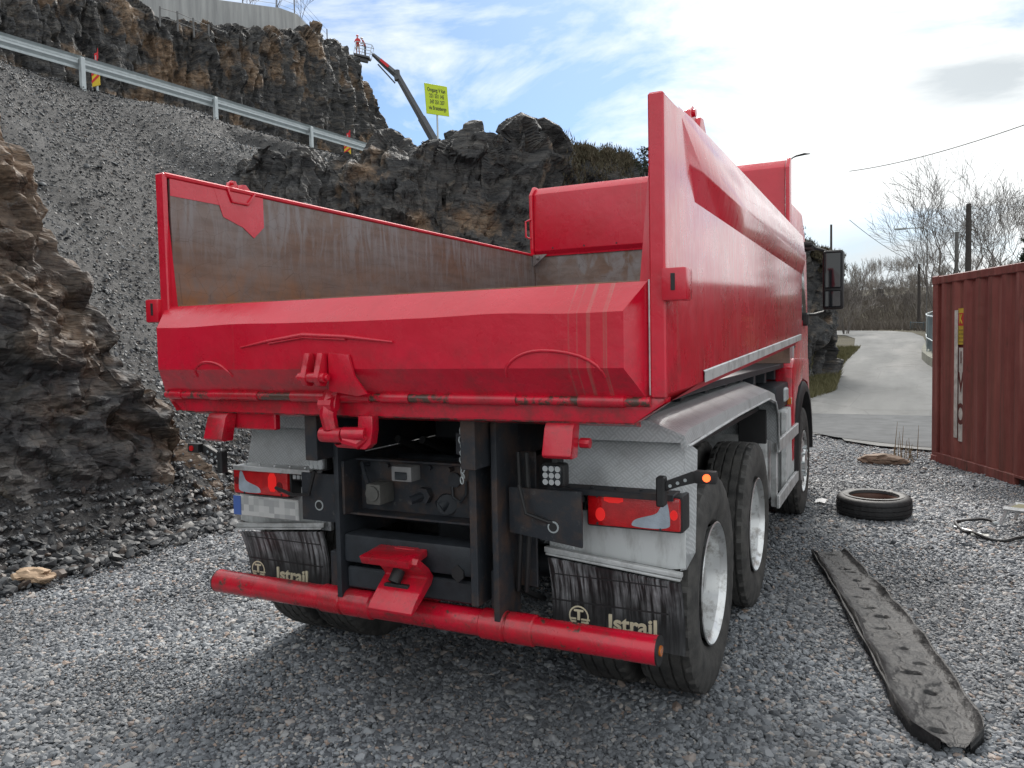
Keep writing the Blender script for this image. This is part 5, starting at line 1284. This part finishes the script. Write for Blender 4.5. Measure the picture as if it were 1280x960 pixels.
# second, rusty fence lower on the cliff brow
LF = thing('brow_fence', 'short leaning fence posts with wire along the cliff brow below the concrete wall', 'fence', tuple(at(300, 55, 30)))
prev = []
for k_, (px, py, t) in enumerate([(200, 20, 29), (222, 26, 29.6), (242, 34, 30.2), (261, 42, 31), (282, 50, 32), (298, 50, 33), (312, 40, 34)]):
    p = Vector(at(px, py, t)); pb = BM(); ln = Vector((random.uniform(-.1, .1), random.uniform(-.1, .1), 1.0)) if k_ < 5 else Vector((.5, .3, .8))
    pb.tube([p-ln*.4, p+ln*.35], .035, 6); pb.done('post', FWR, LF); prev.append(p+ln*.3)
b = BM(); b.tube(prev, .012, 4); b.tube([q_-Vector((0, 0, .35)) for q_ in prev], .012, 4); b.done('wires', FWR, LF)

# boom lift with two workers, behind the knoll
BL = thing('boom_lift', 'grey telescopic boom lift reaching up beside the cliff with its basket raised', 'boom lift', tuple(at(556, 240, 70)-np.array([0, 0, 0])))
DGR = simple('dark grey boom paint', (.06, .062, .07), .5); 
E0, E1, E2 = Vector(at(551, 190, 72)), Vector(at(497, 95, 72)), Vector(at(466, 68, 72)); root = E0+(E0-E1)*.35
def beam(p, q_, w0, w1, name, mat, par):
    b = BM(); b.tube([p, q_], [w0, w1], 4); return b.done(name, mat, par, 20)
bm1 = beam(root, E0.lerp(E1, .45), .42, .38, 'boom', DGR, BL); beam(E0.lerp(E1, .40), E1, .32, .28, 'inner_boom', DGR, BL)
b = BM(); b.tube([E1-Vector((0, 0, .4)), E1+Vector((-.1, 0, .5))], .3, 8); b.done('knuckle', DGR, BL)
b = BM(); b.tube([E1, E1.lerp(E2, .5), E2], [.3, .26, .16], 4); b.tube([E1+Vector((-.3, 0, -.6)), E1.lerp(E2, .8)+Vector((0, 0, -.5))], .07, 6); jb = b.done('jib', DGR, BL)
b = BM(); b.box(-.5, .5, -.05, .05, -.12, .12, .01, M=Matrix.Translation(E1.lerp(E2, .5)+Vector((.1, -.25, .1))) @ (E2-E1).to_track_quat('X', 'Z').to_matrix().to_4x4()); b.done('red_marking', REDF, BL)
bc = Vector(at(453, 71, 72)); ax_ = Vector((_r[0], _r[1], 0)).normalized(); ay_ = Vector((-ax_.y, ax_.x, 0))
MB_ = Matrix(((ax_.x, ay_.x, 0, bc.x), (ax_.y, ay_.y, 0, bc.y), (0, 0, 1, bc.z), (0, 0, 0, 1))) @ Matrix.Rotation(radians(14), 4, 'Y')
b = BM(); b.box(-.75, .75, -.45, .45, -.12, .06, .02, M=MB_); b.box(-.4, .6, -.2, .2, -.45, -.12, .05, M=MB_); bk = b.done('basket', DGR, BL)
b = BM()
for z in (.55, 1.1):
    for a_, c_ in (((-.75, -.45), (.75, -.45)), ((-.75, .45), (.75, .45)), ((-.75, -.45), (-.75, .45)), ((.75, -.45), (.75, .45))): b.tube([MB_ @ Vector((*a_, z)), MB_ @ Vector((*c_, z))], .03, 6)
for x_ in (-.75, 0, .75):
    for y_ in (-.45, .45): b.tube([MB_ @ Vector((x_, y_, 0)), MB_ @ Vector((x_, y_, 1.1))], .03, 6)
b.done('basket_rail', GAL, bk)
b = BM(); r0 = Vector((root.x, root.y, 0)); gzr = float(terr(np.array([root.x]), np.array([root.y]))[0]); 
b.box(-1.2, 1.2, -2.6, 2.0, .6, 1.5, .1, M=Matrix.Translation((root.x, root.y, gzr))); b.tube([(root.x, root.y, gzr+1.4), root], .5, 8); b.done('turret', DGR, BL)
for sx2 in (-1, 1):
    for sy2 in (-1.8, 1.4):
        b = BM(); b.tube([(root.x+sx2*1.0, root.y+sy2, gzr+.55), (root.x+sx2*1.4, root.y+sy2, gzr+.55)], .55, 24); b.done('wheel', BLK, BL)
SKIN = Mat('skin', (.45, .27, .2), .6).m
def worker(base_, label, jacket, trousers, helmet, face, sc=1.0, bend=0.):
    me = bpy.data.meshes.new('person'); J = [(0, 0, .95), (0, .02, 1.15), (0, .03, 1.38), (0, .05, 1.52), (0, .07, 1.66), (.1, 0, .92), (.12, .03, .5), (.12, 0, .07), (.12, .14, .03), (-.1, 0, .92), (-.12, .05, .5), (-.14, 0, .07), (-.14, .14, .03),
                                            (.18, .02, 1.42), (.26, .08, 1.18), (.2, .32, 1.1), (.2, .40, 1.1), (-.18, .02, 1.42), (-.27, .1, 1.18), (-.2, .32, 1.12), (-.2, .40, 1.12)]
    E = [(0, 1), (1, 2), (2, 3), (3, 4), (0, 5), (5, 6), (6, 7), (7, 8), (0, 9), (9, 10), (10, 11), (11, 12), (2, 13), (13, 14), (14, 15), (15, 16), (2, 17), (17, 18), (18, 19), (19, 20)]
    Rr = [.15, .16, .17, .06, .095, .10, .07, .05, .045, .10, .07, .05, .045, .075, .055, .042, .04, .075, .055, .042, .04]
    c_, s_ = cos(face), sin(face); V_ = []
    for x, y, z in J:
        y = y+bend*max(0, z-.95); V_.append(((x*c_-y*s_)*sc, (x*s_+y*c_)*sc, z*sc))
    me.from_pydata(V_, E, []); o = bpy.data.objects.new('person', me); COL.objects.link(o)
    md = o.modifiers.new('s', 'SKIN'); o.modifiers.new('u', 'SUBSURF').levels = 1
    for i, v in enumerate(me.skin_vertices[0].data): v.radius = (Rr[i]*sc, Rr[i]*sc*.85); v.use_root = (i == 0)
    dg = bpy.context.evaluated_depsgraph_get(); m2 = bpy.data.meshes.new_from_object(o.evaluated_get(dg)); o.modifiers.clear(); o.data = m2
    for mt in (jacket, trousers, SKIN): m2.materials.append(mt)
    for p_ in m2.polygons:
        z = p_.center.z/sc; p_.material_index = 1 if z < .98 else (2 if z > 1.53 else 0)
        rad_ = math.hypot(p_.center.x, p_.center.y)/sc
        if .9 < z < 1.3 and rad_ > .36: p_.material_index = 2
        p_.use_smooth = True
    o.location = base_; tag(o, label, 'person')
    b = BM(); hx = .07+bend*.7; hc = Vector((-(hx)*s_*sc, hx*c_*sc, 1.70*sc))
    b.lathe([(0, .13), (.02, .125), (.07, .10), (.11, .05), (.12, 0)], 16, 'z', M=Matrix.Translation(hc), closed=False); hl = b.done('helmet', helmet, None); hl.parent = o
    b = BM(); b.box(-.03, .03, .09, .125, -.06, 0, .01, M=Matrix.Translation(hc) @ Matrix.Rotation(face, 4, 'Z')); nn = b.done('nose', SKIN, None); nn.parent = o
JR = simple('red work jacket', (.55, .03, .04), .7); JO = simple('dark red work jacket', (.28, .04, .05), .7); TRO = simple('grey and orange trousers', (.35, .16, .12), .7); TRD = simple('dark trousers', (.06, .06, .07), .7); HW = Mat('white helmet', (.7, .7, .7), .4).m; HR = Mat('red helmet', (.6, .04, .04), .4).m
worker(MB_ @ Vector((-.42, 0, .06)), 'worker in bright red jacket and helmet standing at the left of the boom lift basket', JR, TRO, HR, radians(200))
worker(MB_ @ Vector((.28, .05, .06)), 'worker in dark red jacket and white helmet bending over the right of the lift basket', JO, TRD, HW, radians(120), bend=.35)

# yellow notice on its pole
p = Vector(at(546, 125, 36)); sg = thing('notice_sign', 'large yellow-green notice board with four lines of black text on a thin pole', 'sign', (p.x, p.y, p.z-3))
sa_ = YAW+.75; MS = Matrix.Translation(p) @ Matrix.Rotation(sa_, 4, 'Z') @ Matrix.Rotation(radians(-4), 4, 'Y')
LIME = Mat('fluorescent yellow-green sheet', (.52, .66, .01), .5).m
b = BM(); b.box(-.66, .66, -.015, .015, -.68, .68, .004, M=MS); bd = b.done('board', LIME, sg)
for k_, ln in enumerate(('Omgang: V kan', '221 331 145', '347 351 357', 'via Brattsbergv')): text('lettering', ln, .25, KST, MS @ Matrix.Translation((0, -.02, .42-.27*k_)) @ Matrix.Rotation(radians(90), 4, 'X'), bd, .002, .003, .68)
b = BM(); q_ = MS @ Vector((.08, .05, .5)); b.tube([(q_.x, q_.y, q_.z), (q_.x, q_.y, q_.z-4.6)], .045, 8); b.done('pole', GAL, sg)
# small post and a bare sapling on the knoll
b = BM(); p = Vector(at(561, 168, 22)); b.tube([p-Vector((0, 0, .6)), p+Vector((0, 0, .1)), p+Vector((.12, .05, .12))], .015, 6); o = b.done('marker_stake', GAL); tag(o, 'small grey hooked stake on top of the rock knoll', 'stake')

# ================================================================== TREES, POLES, FAR THINGS
BARK = simple('dark bark', (.13, .115, .105), .8); BARKL = simple('pale grey twigs', (.24, .215, .19), .8)
def tree_mesh(name, h, seed, stems=1, depth=7, spread=.5, r0=.16, sides=4, up=.12, first=.28, twig=.006):
    rd = random.Random(seed); trunk = BM(); br = BM()
    def grow(p, d, ln, r, lv, tgt):
        pts_ = [p.copy()]; rs = [r]; n = 3 if lv > 2 else 2; q = p.copy(); dd = d.copy()
        for i in range(n):
            dd = (dd+Vector((rd.uniform(-.18, .18), rd.uniform(-.18, .18), rd.uniform(-.05, .12)+up*.3))).normalized(); q = q+dd*ln/n; pts_.append(q.copy()); rs.append(max(twig, r*(1-.3*(i+1)/n)))
        tgt.tube(pts_, rs, sides if lv > 2 else 3, cap=False)
        if lv == 0: return
        k = rd.choice((2, 3)) if lv > 1 else 3
        for i in range(k):
            a = rd.uniform(0, 2*pi); s = spread*rd.uniform(.6, 1.25)
            side_ = dd.orthogonal().normalized(); side_.rotate(Matrix.Rotation(a, 3, dd))
            nd = (dd+side_*s+Vector((0, 0, up))).normalized()
            st_ = pts_[-1] if i < 2 else pts_[-2]
            grow(st_, nd, ln*rd.uniform(.68, .86), rs[-1]*rd.uniform(.6, .8), lv-1, br)
    for s in range(stems):
        a = rd.uniform(0, 6.28); d = Vector((cos(a)*.22*(stems > 1), sin(a)*.22*(stems > 1), 1)).normalized()
        grow(Vector((cos(a)*.1*stems*.3, sin(a)*.1*stems*.3, 0)), d, h*first, r0/(1+.25*(stems-1)), depth, trunk)
    return trunk, br
def add_tree(name, label, loc, h, seed, group, mats=(BARK, BARK), **k):
    tr_, br = tree_mesh(name, h, seed, **k)
    o = thing(name, label, 'tree' if 'tree' in name else 'shrub', tuple(loc), group)
    for bm_, nm, mt in ((tr_, 'trunk', mats[0]), (br, 'branches', mats[1])):
        c = bm_.done(nm, mt, None, True); c.parent = o
    return o
def copy_tree(o, loc, rz, sc, label, scz=None):
    c = o.copy(); COL.objects.link(c); c.location = loc; c.rotation_euler = (0, 0, rz); c.scale = (sc, sc, scz or sc); c['label'] = label
    for ch in o.children:
        d = ch.copy(); COL.objects.link(d); d.parent = c
    return c
def gnd(x, y): return float(terr(np.array([x]), np.array([y]))[0])
def place(px, t, z=None):
    p = at(px, 420, t); return (p[0], p[1], gnd(p[0], p[1])-.1)
BG_ = 'bare winter trees behind the container'
t1 = add_tree('bare_tree', 'tall bare wide-crowned tree left of the dark wooden pole', place(1176, 47), 11.6, 4, BG_, depth=6, spread=.62, r0=.16, stems=3, twig=.008, first=.25, up=.07)
t2 = add_tree('bare_tree', 'tall bare tree with spreading crown right of the dark wooden pole', place(1232, 50), 11.0, 9, BG_, depth=6, spread=.62, r0=.16, stems=3, twig=.008, first=.25, up=.07)
copy_tree(t1, place(1268, 56), 2.1, 1.0, 'bare tree standing farthest right above the container roof')
copy_tree(t2, place(1205, 60), 4.0, 1.02, 'bare tree whose crown fills the gap behind the dark wooden pole')
SG = 'bare shrubs and saplings beyond the bend of the road'
s1 = add_tree('bare_shrub', 'pale many-stemmed bare sapling left of the road bend', place(1072, 84), 5.6, 21, SG, (BARKL, BARKL), depth=5, spread=.4, r0=.10, stems=5, twig=.012, first=.33)
s2 = add_tree('bare_shrub', 'bushy bare sapling clump above the far fence panel', place(1150, 78), 4.8, 33, SG, (BARKL, BARKL), depth=5, spread=.5, r0=.10, stems=5, twig=.012, first=.3)
s3 = add_tree('bare_shrub', 'dark dense bare bush next to the right end of the rock knoll', place(1057, 62), 4.6, 41, SG, (BARK, BARK), depth=5, spread=.6, r0=.10, stems=6, twig=.011, first=.28)
places = [(1040, 60, 1.15, s3), (1048, 72, 1.2, s3), (1064, 92, 1.0, s3), (1080, 96, 1.0, s1), (1090, 88, .9, s2), (1098, 99, 1.1, s1), (1106, 86, .95, s3), (1112, 95, 1.1, s1), (1120, 84, .9, s2), (1127, 92, 1.1, s1),
          (1134, 80, .95, s3), (1140, 97, 1.15, s1), (1147, 88, 1.05, s3), (1156, 94, 1.2, s1), (1162, 76, .9, s2), (1168, 86, 1.1, s3), (1088, 108, 1.0, s3), (1102, 110, 1.05, s3), (1118, 106, 1.0, s3), (1131, 108, 1.1, s3), (1144, 110, 1.1, s2), (1056, 80, 1.1, s2),
          (1076, 100, 1.0, s3), (1158, 104, 1.2, s3), (1180, 90, 1.1, s2), (1220, 86, 1.1, s1), (1262, 90, 1.1, s2), (1030, 75, 1.1, s3), (1020, 62, 1., s3)]
places = [(a, t, sc*.82, c) for k_, (a, t, sc, c) in enumerate(places) if k_ % 4 != 3]
for i, (px, t, sc, src) in enumerate(places):
    where = ('left of the road bend by the rock knoll' if px < 1060 else 'below the low dark building' if px < 1128 else 'by the far fence panel' if px < 1172 else 'behind the red container')
    dist_ = 'near' if t < 80 else 'middle-distance' if t < 95 else 'farthest'
    kind_ = {id(s1): 'pale slender', id(s2): 'bushy pale', id(s3): 'dark dense'}[id(src)]
    copy_tree(src, place(px, t), i*1.7, sc, '%s bare shrub %s, %s row' % (kind_, where, dist_))
# brush cover on the far slope
n_ = 42000; yv = rng.uniform(64, 118, n_); xv = rng.uniform(-16, 14, n_); zt_ = terr(xv, yv)
ok = (xv > np.interp(yv, [64, 69, 73, 76, 78], [3.2, 1.8, -2, -14, -29])+1.5); ok |= yv > 80
xv, yv, zt_ = xv[ok], yv[ok], zt_[ok]
blades('undergrowth', 'brown leafless undergrowth covering the slope beyond the road bend', np.stack([xv, yv, zt_-.1], -1), .9, .03, simple('brown brush', (.125, .105, .088), .9), 'undergrowth')
# spruce at the right edge
def spruce(loc, h, label):
    o = thing('spruce_tree', label, 'tree', tuple(loc)); b = BM(); b.tube([(0, 0, 0), (0, 0, h)], [.16, .02], 6); c = b.done('trunk', BARK, None); c.parent = o
    n = 9000; z = h*(.12+.88*rng.random(n)**1.2); r = (h-z)*.24*np.sqrt(rng.random(n))*(.7+.3*np.sin(z*7)); a = rng.uniform(0, 6.28, n)
    pts_ = np.stack([r*np.cos(a), r*np.sin(a), z-.25*r], -1); d = rng.normal(0, .12, (n, 3)); e = rng.normal(0, .05, (n, 3))
    V_ = np.stack([pts_-d, pts_+d, pts_+e+np.array([0, 0, -.1])], 1).reshape(-1, 3)
    c = trimesh('crown', V_, np.arange(3*n).reshape(-1, 3), simple('dark spruce needles', (.035, .05, .03), .8)); c.parent = o
spruce(place(1292, 40), 7.6, 'dark green spruce cut by the right edge of the photo')
p = Vector(at(806, 222, 19.3))
o = thing('young_pine', 'tiny young pine on the brow of the rock knoll beside the truck', 'tree', tuple(p)); b = BM(); b.tube([(0, 0, -.3), (0, 0, .75)], [.02, .008], 5); c = b.done('trunk', BARK, None); c.parent = o
n = 260; z = .1+.65*rng.random(n); a = rng.uniform(0, 6.28, n); r = .2*rng.random(n); pts_ = np.stack([r*np.cos(a), r*np.sin(a), z], -1); d = rng.normal(0, .035, (n, 3)); e = rng.normal(0, .03, (n, 3))
c = trimesh('crown', np.stack([pts_-d, pts_+d, pts_+e], 1).reshape(-1, 3), np.arange(3*n).reshape(-1, 3), simple('pine needles', (.03, .04, .022), .8)); c.parent = o
for px, py, t, hh, sd, lab in ((343, 12, 40, 2.6, 51, 'small bare birch sticking up behind the concrete wall'), (375, 14, 41, 2.2, 55, 'second small bare birch behind the right end of the concrete wall'), (612, 172, 18.5, 1.0, 57, 'thin bare twig growing on the middle of the rock knoll'), (306, 8, 37, 1.6, 59, 'tiny bare bush behind the concrete wall, left of the birches')):
    p = at(px, py+8, t); add_tree('bare_sapling', lab, (p[0], p[1], p[2]-.2), hh, sd, None, depth=4 if sd != 57 else 1, spread=.5, r0=.03 if sd != 57 else .012, stems=2 if sd != 57 else 1, twig=.006)['category'] = 'sapling'
p = at(478, 178, 44); add_tree('bare_shrub', 'small scrubby bush clinging to the right edge of the cliff', (p[0], p[1], p[2]-.9), 1.9, 61, None, depth=5, spread=.8, r0=.05, stems=4, twig=.012)
# poles
WOOD = simple('tarred wood pole', (.045, .038, .034), .8); PALEW = simple('grey weathered pole', (.13, .125, .12), .8)
def pole(px, top, t, r, mat, label, arm=False, name='utility_pole'):
    p = at(px, top, t); g_ = gnd(p[0], p[1]); o = thing(name, label, 'pole', (p[0], p[1], g_)); b = BM(); b.tube([(p[0], p[1], g_-.3), (p[0], p[1], p[2])], [r*1.15, r*.85], 10); b.done('pole', mat, o)
    b = BM()
    if arm == 'lamp':
        b.tube([(p[0], p[1], p[2]), (p[0]-.3, p[1], p[2]+.15), (p[0]-1.3, p[1]+.1, p[2]+.18)], .035, 6); b.box(p[0]-1.9, p[0]-1.2, p[1]-.05, p[1]+.2, p[2]+.12, p[2]+.24, .03); b.done('lamp_arm', GAL, o)
    elif arm:
        b.tube([(p[0]-.25, p[1], p[2]-.25), (p[0]+.25, p[1]-.05, p[2]-.25)], .035, 6)
        for k_ in (-.2, .2): b.lathe([(0, .02), (.04, .05), (.10, .045), (.14, .02)], 8, 'z', M=Matrix.Translation((p[0]+k_, p[1], p[2]-.22)), closed=False)
        b.done('insulator', GAL, o)
    else: BM().lathe([(0, r*.9), (.03, r*.8), (.05, 0)], 8, 'z', M=Matrix.Translation((p[0], p[1], p[2])), closed=False).done('pole_cap', GAL, o)
    return Vector(p)
pA = pole(1211, 255, 40, .15, WOOD, 'dark stout wooden utility pole rising in front of the bare trees', 1)
pB = pole(1196, 290, 46, .12, PALEW, 'pale grey pole just left of the dark wooden pole')
pC = pole(1149, 330, 66, .13, WOOD, 'distant wooden utility pole above the far fence', 1)
pD = pole(1039, 281, 44, .07, WOOD, 'thin dark pole standing beyond the truck mirror')
pE = pole(1159, 287, 50, .035, PALEW, 'slim street lamp in front of the left bare tree with its arm to the left', 'lamp', 'street_lamp')
# street lamp whose head looks over the headboard
p = Vector(at(986, 200, 32)); g_ = gnd(p.x, p.y); o = thing('street_lamp', 'street lamp behind the truck with its flat head showing over the headboard', 'street lamp', (p.x, p.y, g_))
b = BM(); b.tube([(p.x-.3, p.y, g_-.3), (p.x-.3, p.y, p.z-.3), (p.x-.1, p.y, p.z-.02), (p.x+.15, p.y, p.z+.05)], [.08, .05, .035, .03], 8); b.done('pole', GAL, o)
b = BM(); b.tube([(p.x+.05, p.y, p.z+.04), (p.x+.3, p.y, p.z+.13), (p.x+.6, p.y, p.z+.17), (p.x+.83, p.y, p.z+.15)], [.03, .08, .10, .03], 10, flat=.45); b.done('lamp_head', DGR, o)
# wires
def wire(a, c_, sag, label, r=.012):
    a, c_ = Vector(a), Vector(c_); pts_ = [a.lerp(c_, k_/24)-Vector((0, 0, sag*4*(k_/24)*(1-k_/24))) for k_ in range(25)]
    b = BM(); b.tube(pts_, r, 5); o = b.done('overhead_wire', BLK); tag(o, label, 'wire')
wire(at(1062, 214, 40), at(1330, 138, 24), .25, 'overhead wire crossing the sky at upper right', .02)
wire(at(1062, 275, 50), pC, .3, 'thin overhead wire running down to the distant wooden pole', .018)
wire(pA-Vector((0, 0, .1)), at(1330, 225, 28), .2, 'overhead wire from the dark wooden pole out to the right', .012)
# low dark building far up the road
p = at(1090, 392, 98); W2 = 3.9
ho = thing('low_building', 'long low building with a dark roof and one chimney beyond the road bend', 'building', (p[0], p[1], p[2]-3))
DKR = simple('dark roofing', (.045, .042, .042), .8); WLL = simple('brown timber wall', (.09, .07, .055), .8)
b = BM(); b.box(p[0]-W2+.2, p[0]+W2-.2, p[1], p[1]+5, p[2]-4, p[2]+.8, .02); b.done('wall', WLL, ho)
b = BM(); b.prism([(-.4, .75), (2.5, 2.3), (5.4, .75), (5.4, .65), (-.4, .65)], 'x', p[0]-W2, p[0]+W2, .02, M=Matrix.Translation((0, p[1], p[2]))); rf = b.done('roof', DKR, ho)
b = BM(); b.box(p[0]+.5, p[0]+1.3, p[1]+2.2, p[1]+2.9, p[2]+1.9, p[2]+3.2, .02); b.done('chimney', DKR, rf)
b = BM()
for k_ in range(3): b.box(p[0]-2.9+k_*2.2, p[0]-1.9+k_*2.2, p[1]-.03, p[1]-.005, p[2]-1.1, p[2]-.1, .01)
b.done('window', GLS, ho)
# fence along the right of the road, on a low kerb wall
TF = thing('tarp_fence', 'blue-grey sheeted fence on a kerb wall along the right side of the road', 'fence', (3.5, 36, 1))
pts_ = [(3.55, 27.5), (3.35, 30), (3.25, 33), (3.35, 37), (3.6, 41), (3.95, 46), (4.3, 50)]
FBL = simple('blue-grey fence sheeting', (.07, .105, .12), .6, var=.3, nscale=3)
b = BM(); rows = [[], []]
for i in range(len(pts_)-1):
    for k_ in range(8):
        u = k_/8; x = pts_[i][0]*(1-u)+pts_[i+1][0]*u; y = pts_[i][1]*(1-u)+pts_[i+1][1]*u; w_ = .05*sin(i*8+k_*1.9)
        rows[0].append(Vector((x+w_, y, base(x, y)+.45))); rows[1].append(Vector((x-w_*.5, y, base(x, y)+1.75)))
b.quadgrid(rows); b.done('sheeting', FBL, TF)
for x, y in pts_:
    pb = BM(); z = float(base(x, y)); pb.tube([(x-.05, y-.05, z), (x-.05, y-.05, z+1.85)], .03, 6); pb.done('post', GAL, TF)
b = BM(); b.tube([(x-.07, y-.07, float(base(x, y))+1.8) for x, y in pts_], .025, 6); b.tube([(x-.07, y-.07, float(base(x, y))+.9) for x, y in pts_], .02, 6); b.done('top_rail', GAL, TF)
b = BM(); rows = []
for x, y in [(3.75, 24.5)]+pts_:
    z = float(base(x, y)); rows.append([Vector((x-.25, y, z-.1)), Vector((x-.22, y, z+.34)), Vector((x+.12, y, z+.36)), Vector((x+.12, y, z-.1))])
b.quadgrid(rows); b.b.faces.new([v for v in b.b.verts][:4]); o = b.done('kerb_wall', simple('mossy concrete kerb', (.13, .13, .10), .85, var=.4, nscale=4), None); tag(o, 'low mossy concrete kerb wall at the foot of the blue-grey fence', 'wall')
FF = thing('mesh_fence', 'grey steel mesh fence panels across the far end of the road', 'fence', tuple(at(1152, 420, 66)))
q0_, q1_ = Vector(at(1138, 421, 66)), Vector(at(1172, 423, 62))
b = BM(); 
for k_ in range(25):
    p_ = q0_.lerp(q1_, k_/24); b.tube([p_, p_+Vector((0, 0, 1.2))], .012, 4)
for h_ in (.05, .4, .8): b.tube([q0_+Vector((0, 0, h_)), q1_+Vector((0, 0, h_))], .012, 4)
b.done('wire_mesh', FBL, FF)
for k_ in (0, .5, 1):
    p_ = q0_.lerp(q1_, k_); b = BM(); b.tube([p_-Vector((0, 0, .3)), p_+Vector((0, 0, 1.3))], .05, 6); b.done('post', FBL, FF)
b = BM(); b.tube([q0_+Vector((0, 0, 1.22)), q1_+Vector((0, 0, 1.22))], .04, 6); b.done('top_rail', FBL, FF)

# ------------------------------------------------------------------ separate the pieces of parts that were drawn together
def split_pieces(o):
    me = o.data; n = len(me.vertices)
    if n > 60000 or me.users > 1: return
    par = list(range(n))
    def find(a):
        while par[a] != a: par[a] = par[par[a]]; a = par[a]
        return a
    for e in me.edges:
        a, c_ = find(e.vertices[0]), find(e.vertices[1])
        if a != c_: par[a] = c_
    root = [find(i) for i in range(n)]; ids = sorted(set(root))
    if len(ids) < 2 or len(ids) > 400: return
    co = np.array([v.co[:] for v in me.vertices]); root = np.array(root)
    bb = [(co[root == r].min(0)-.004, co[root == r].max(0)+.004) for r in ids]; k = len(ids); gp = list(range(k))
    def f2(a):
        while gp[a] != a: a = gp[a]
        return a
    for i in range(k):
        for j in range(i+1, k):
            if (bb[i][0] < bb[j][1]).all() and (bb[j][0] < bb[i][1]).all():
                a, c_ = f2(i), f2(j)
                if a != c_: gp[a] = c_
    lab = {r: f2(i) for i, r in enumerate(ids)}; gs = sorted(set(lab.values()))
    if len(gs) < 2: return
    vl = np.array([lab[r] for r in root]); base_name = o.name.split('.')[0]
    for q, g_ in enumerate(gs[1:]):
        b = bmesh.new(); b.from_mesh(me); b.verts.ensure_lookup_table()
        bmesh.ops.delete(b, geom=[v for v in b.verts if vl[v.index] != g_], context='VERTS')
        m2 = bpy.data.meshes.new(base_name); b.to_mesh(m2); b.free()
        for mt in me.materials: m2.materials.append(mt)
        c = bpy.data.objects.new(base_name, m2); COL.objects.link(c); c.parent = o.parent; c.matrix_parent_inverse = o.matrix_parent_inverse.copy()
        if 'label' in o: c['label'] = o['label']
    b = bmesh.new(); b.from_mesh(me); b.verts.ensure_lookup_table()
    bmesh.ops.delete(b, geom=[v for v in b.verts if vl[v.index] != gs[0]], context='VERTS'); b.to_mesh(me); b.free()
KEEP = {'branches', 'trunk', 'crown', 'wires', 'wire_mesh', 'lettering', 'emblem', 'stripes', 'small_print', 'letter_k', 'chain', 'basket_rail', 'moulded_line', 'insulator', 'side_wall', 'rear_panel', 'mudguard', 'mudflap', 'bottom_rail', 'peeling_edge', 'edge_strip'}
for o in [o for o in COL.objects if o.type == 'MESH' and o.parent is not None and 'kind' not in o and not o.children and not o.modifiers]:
    if o.name.split('.')[0] not in KEEP: split_pieces(o)
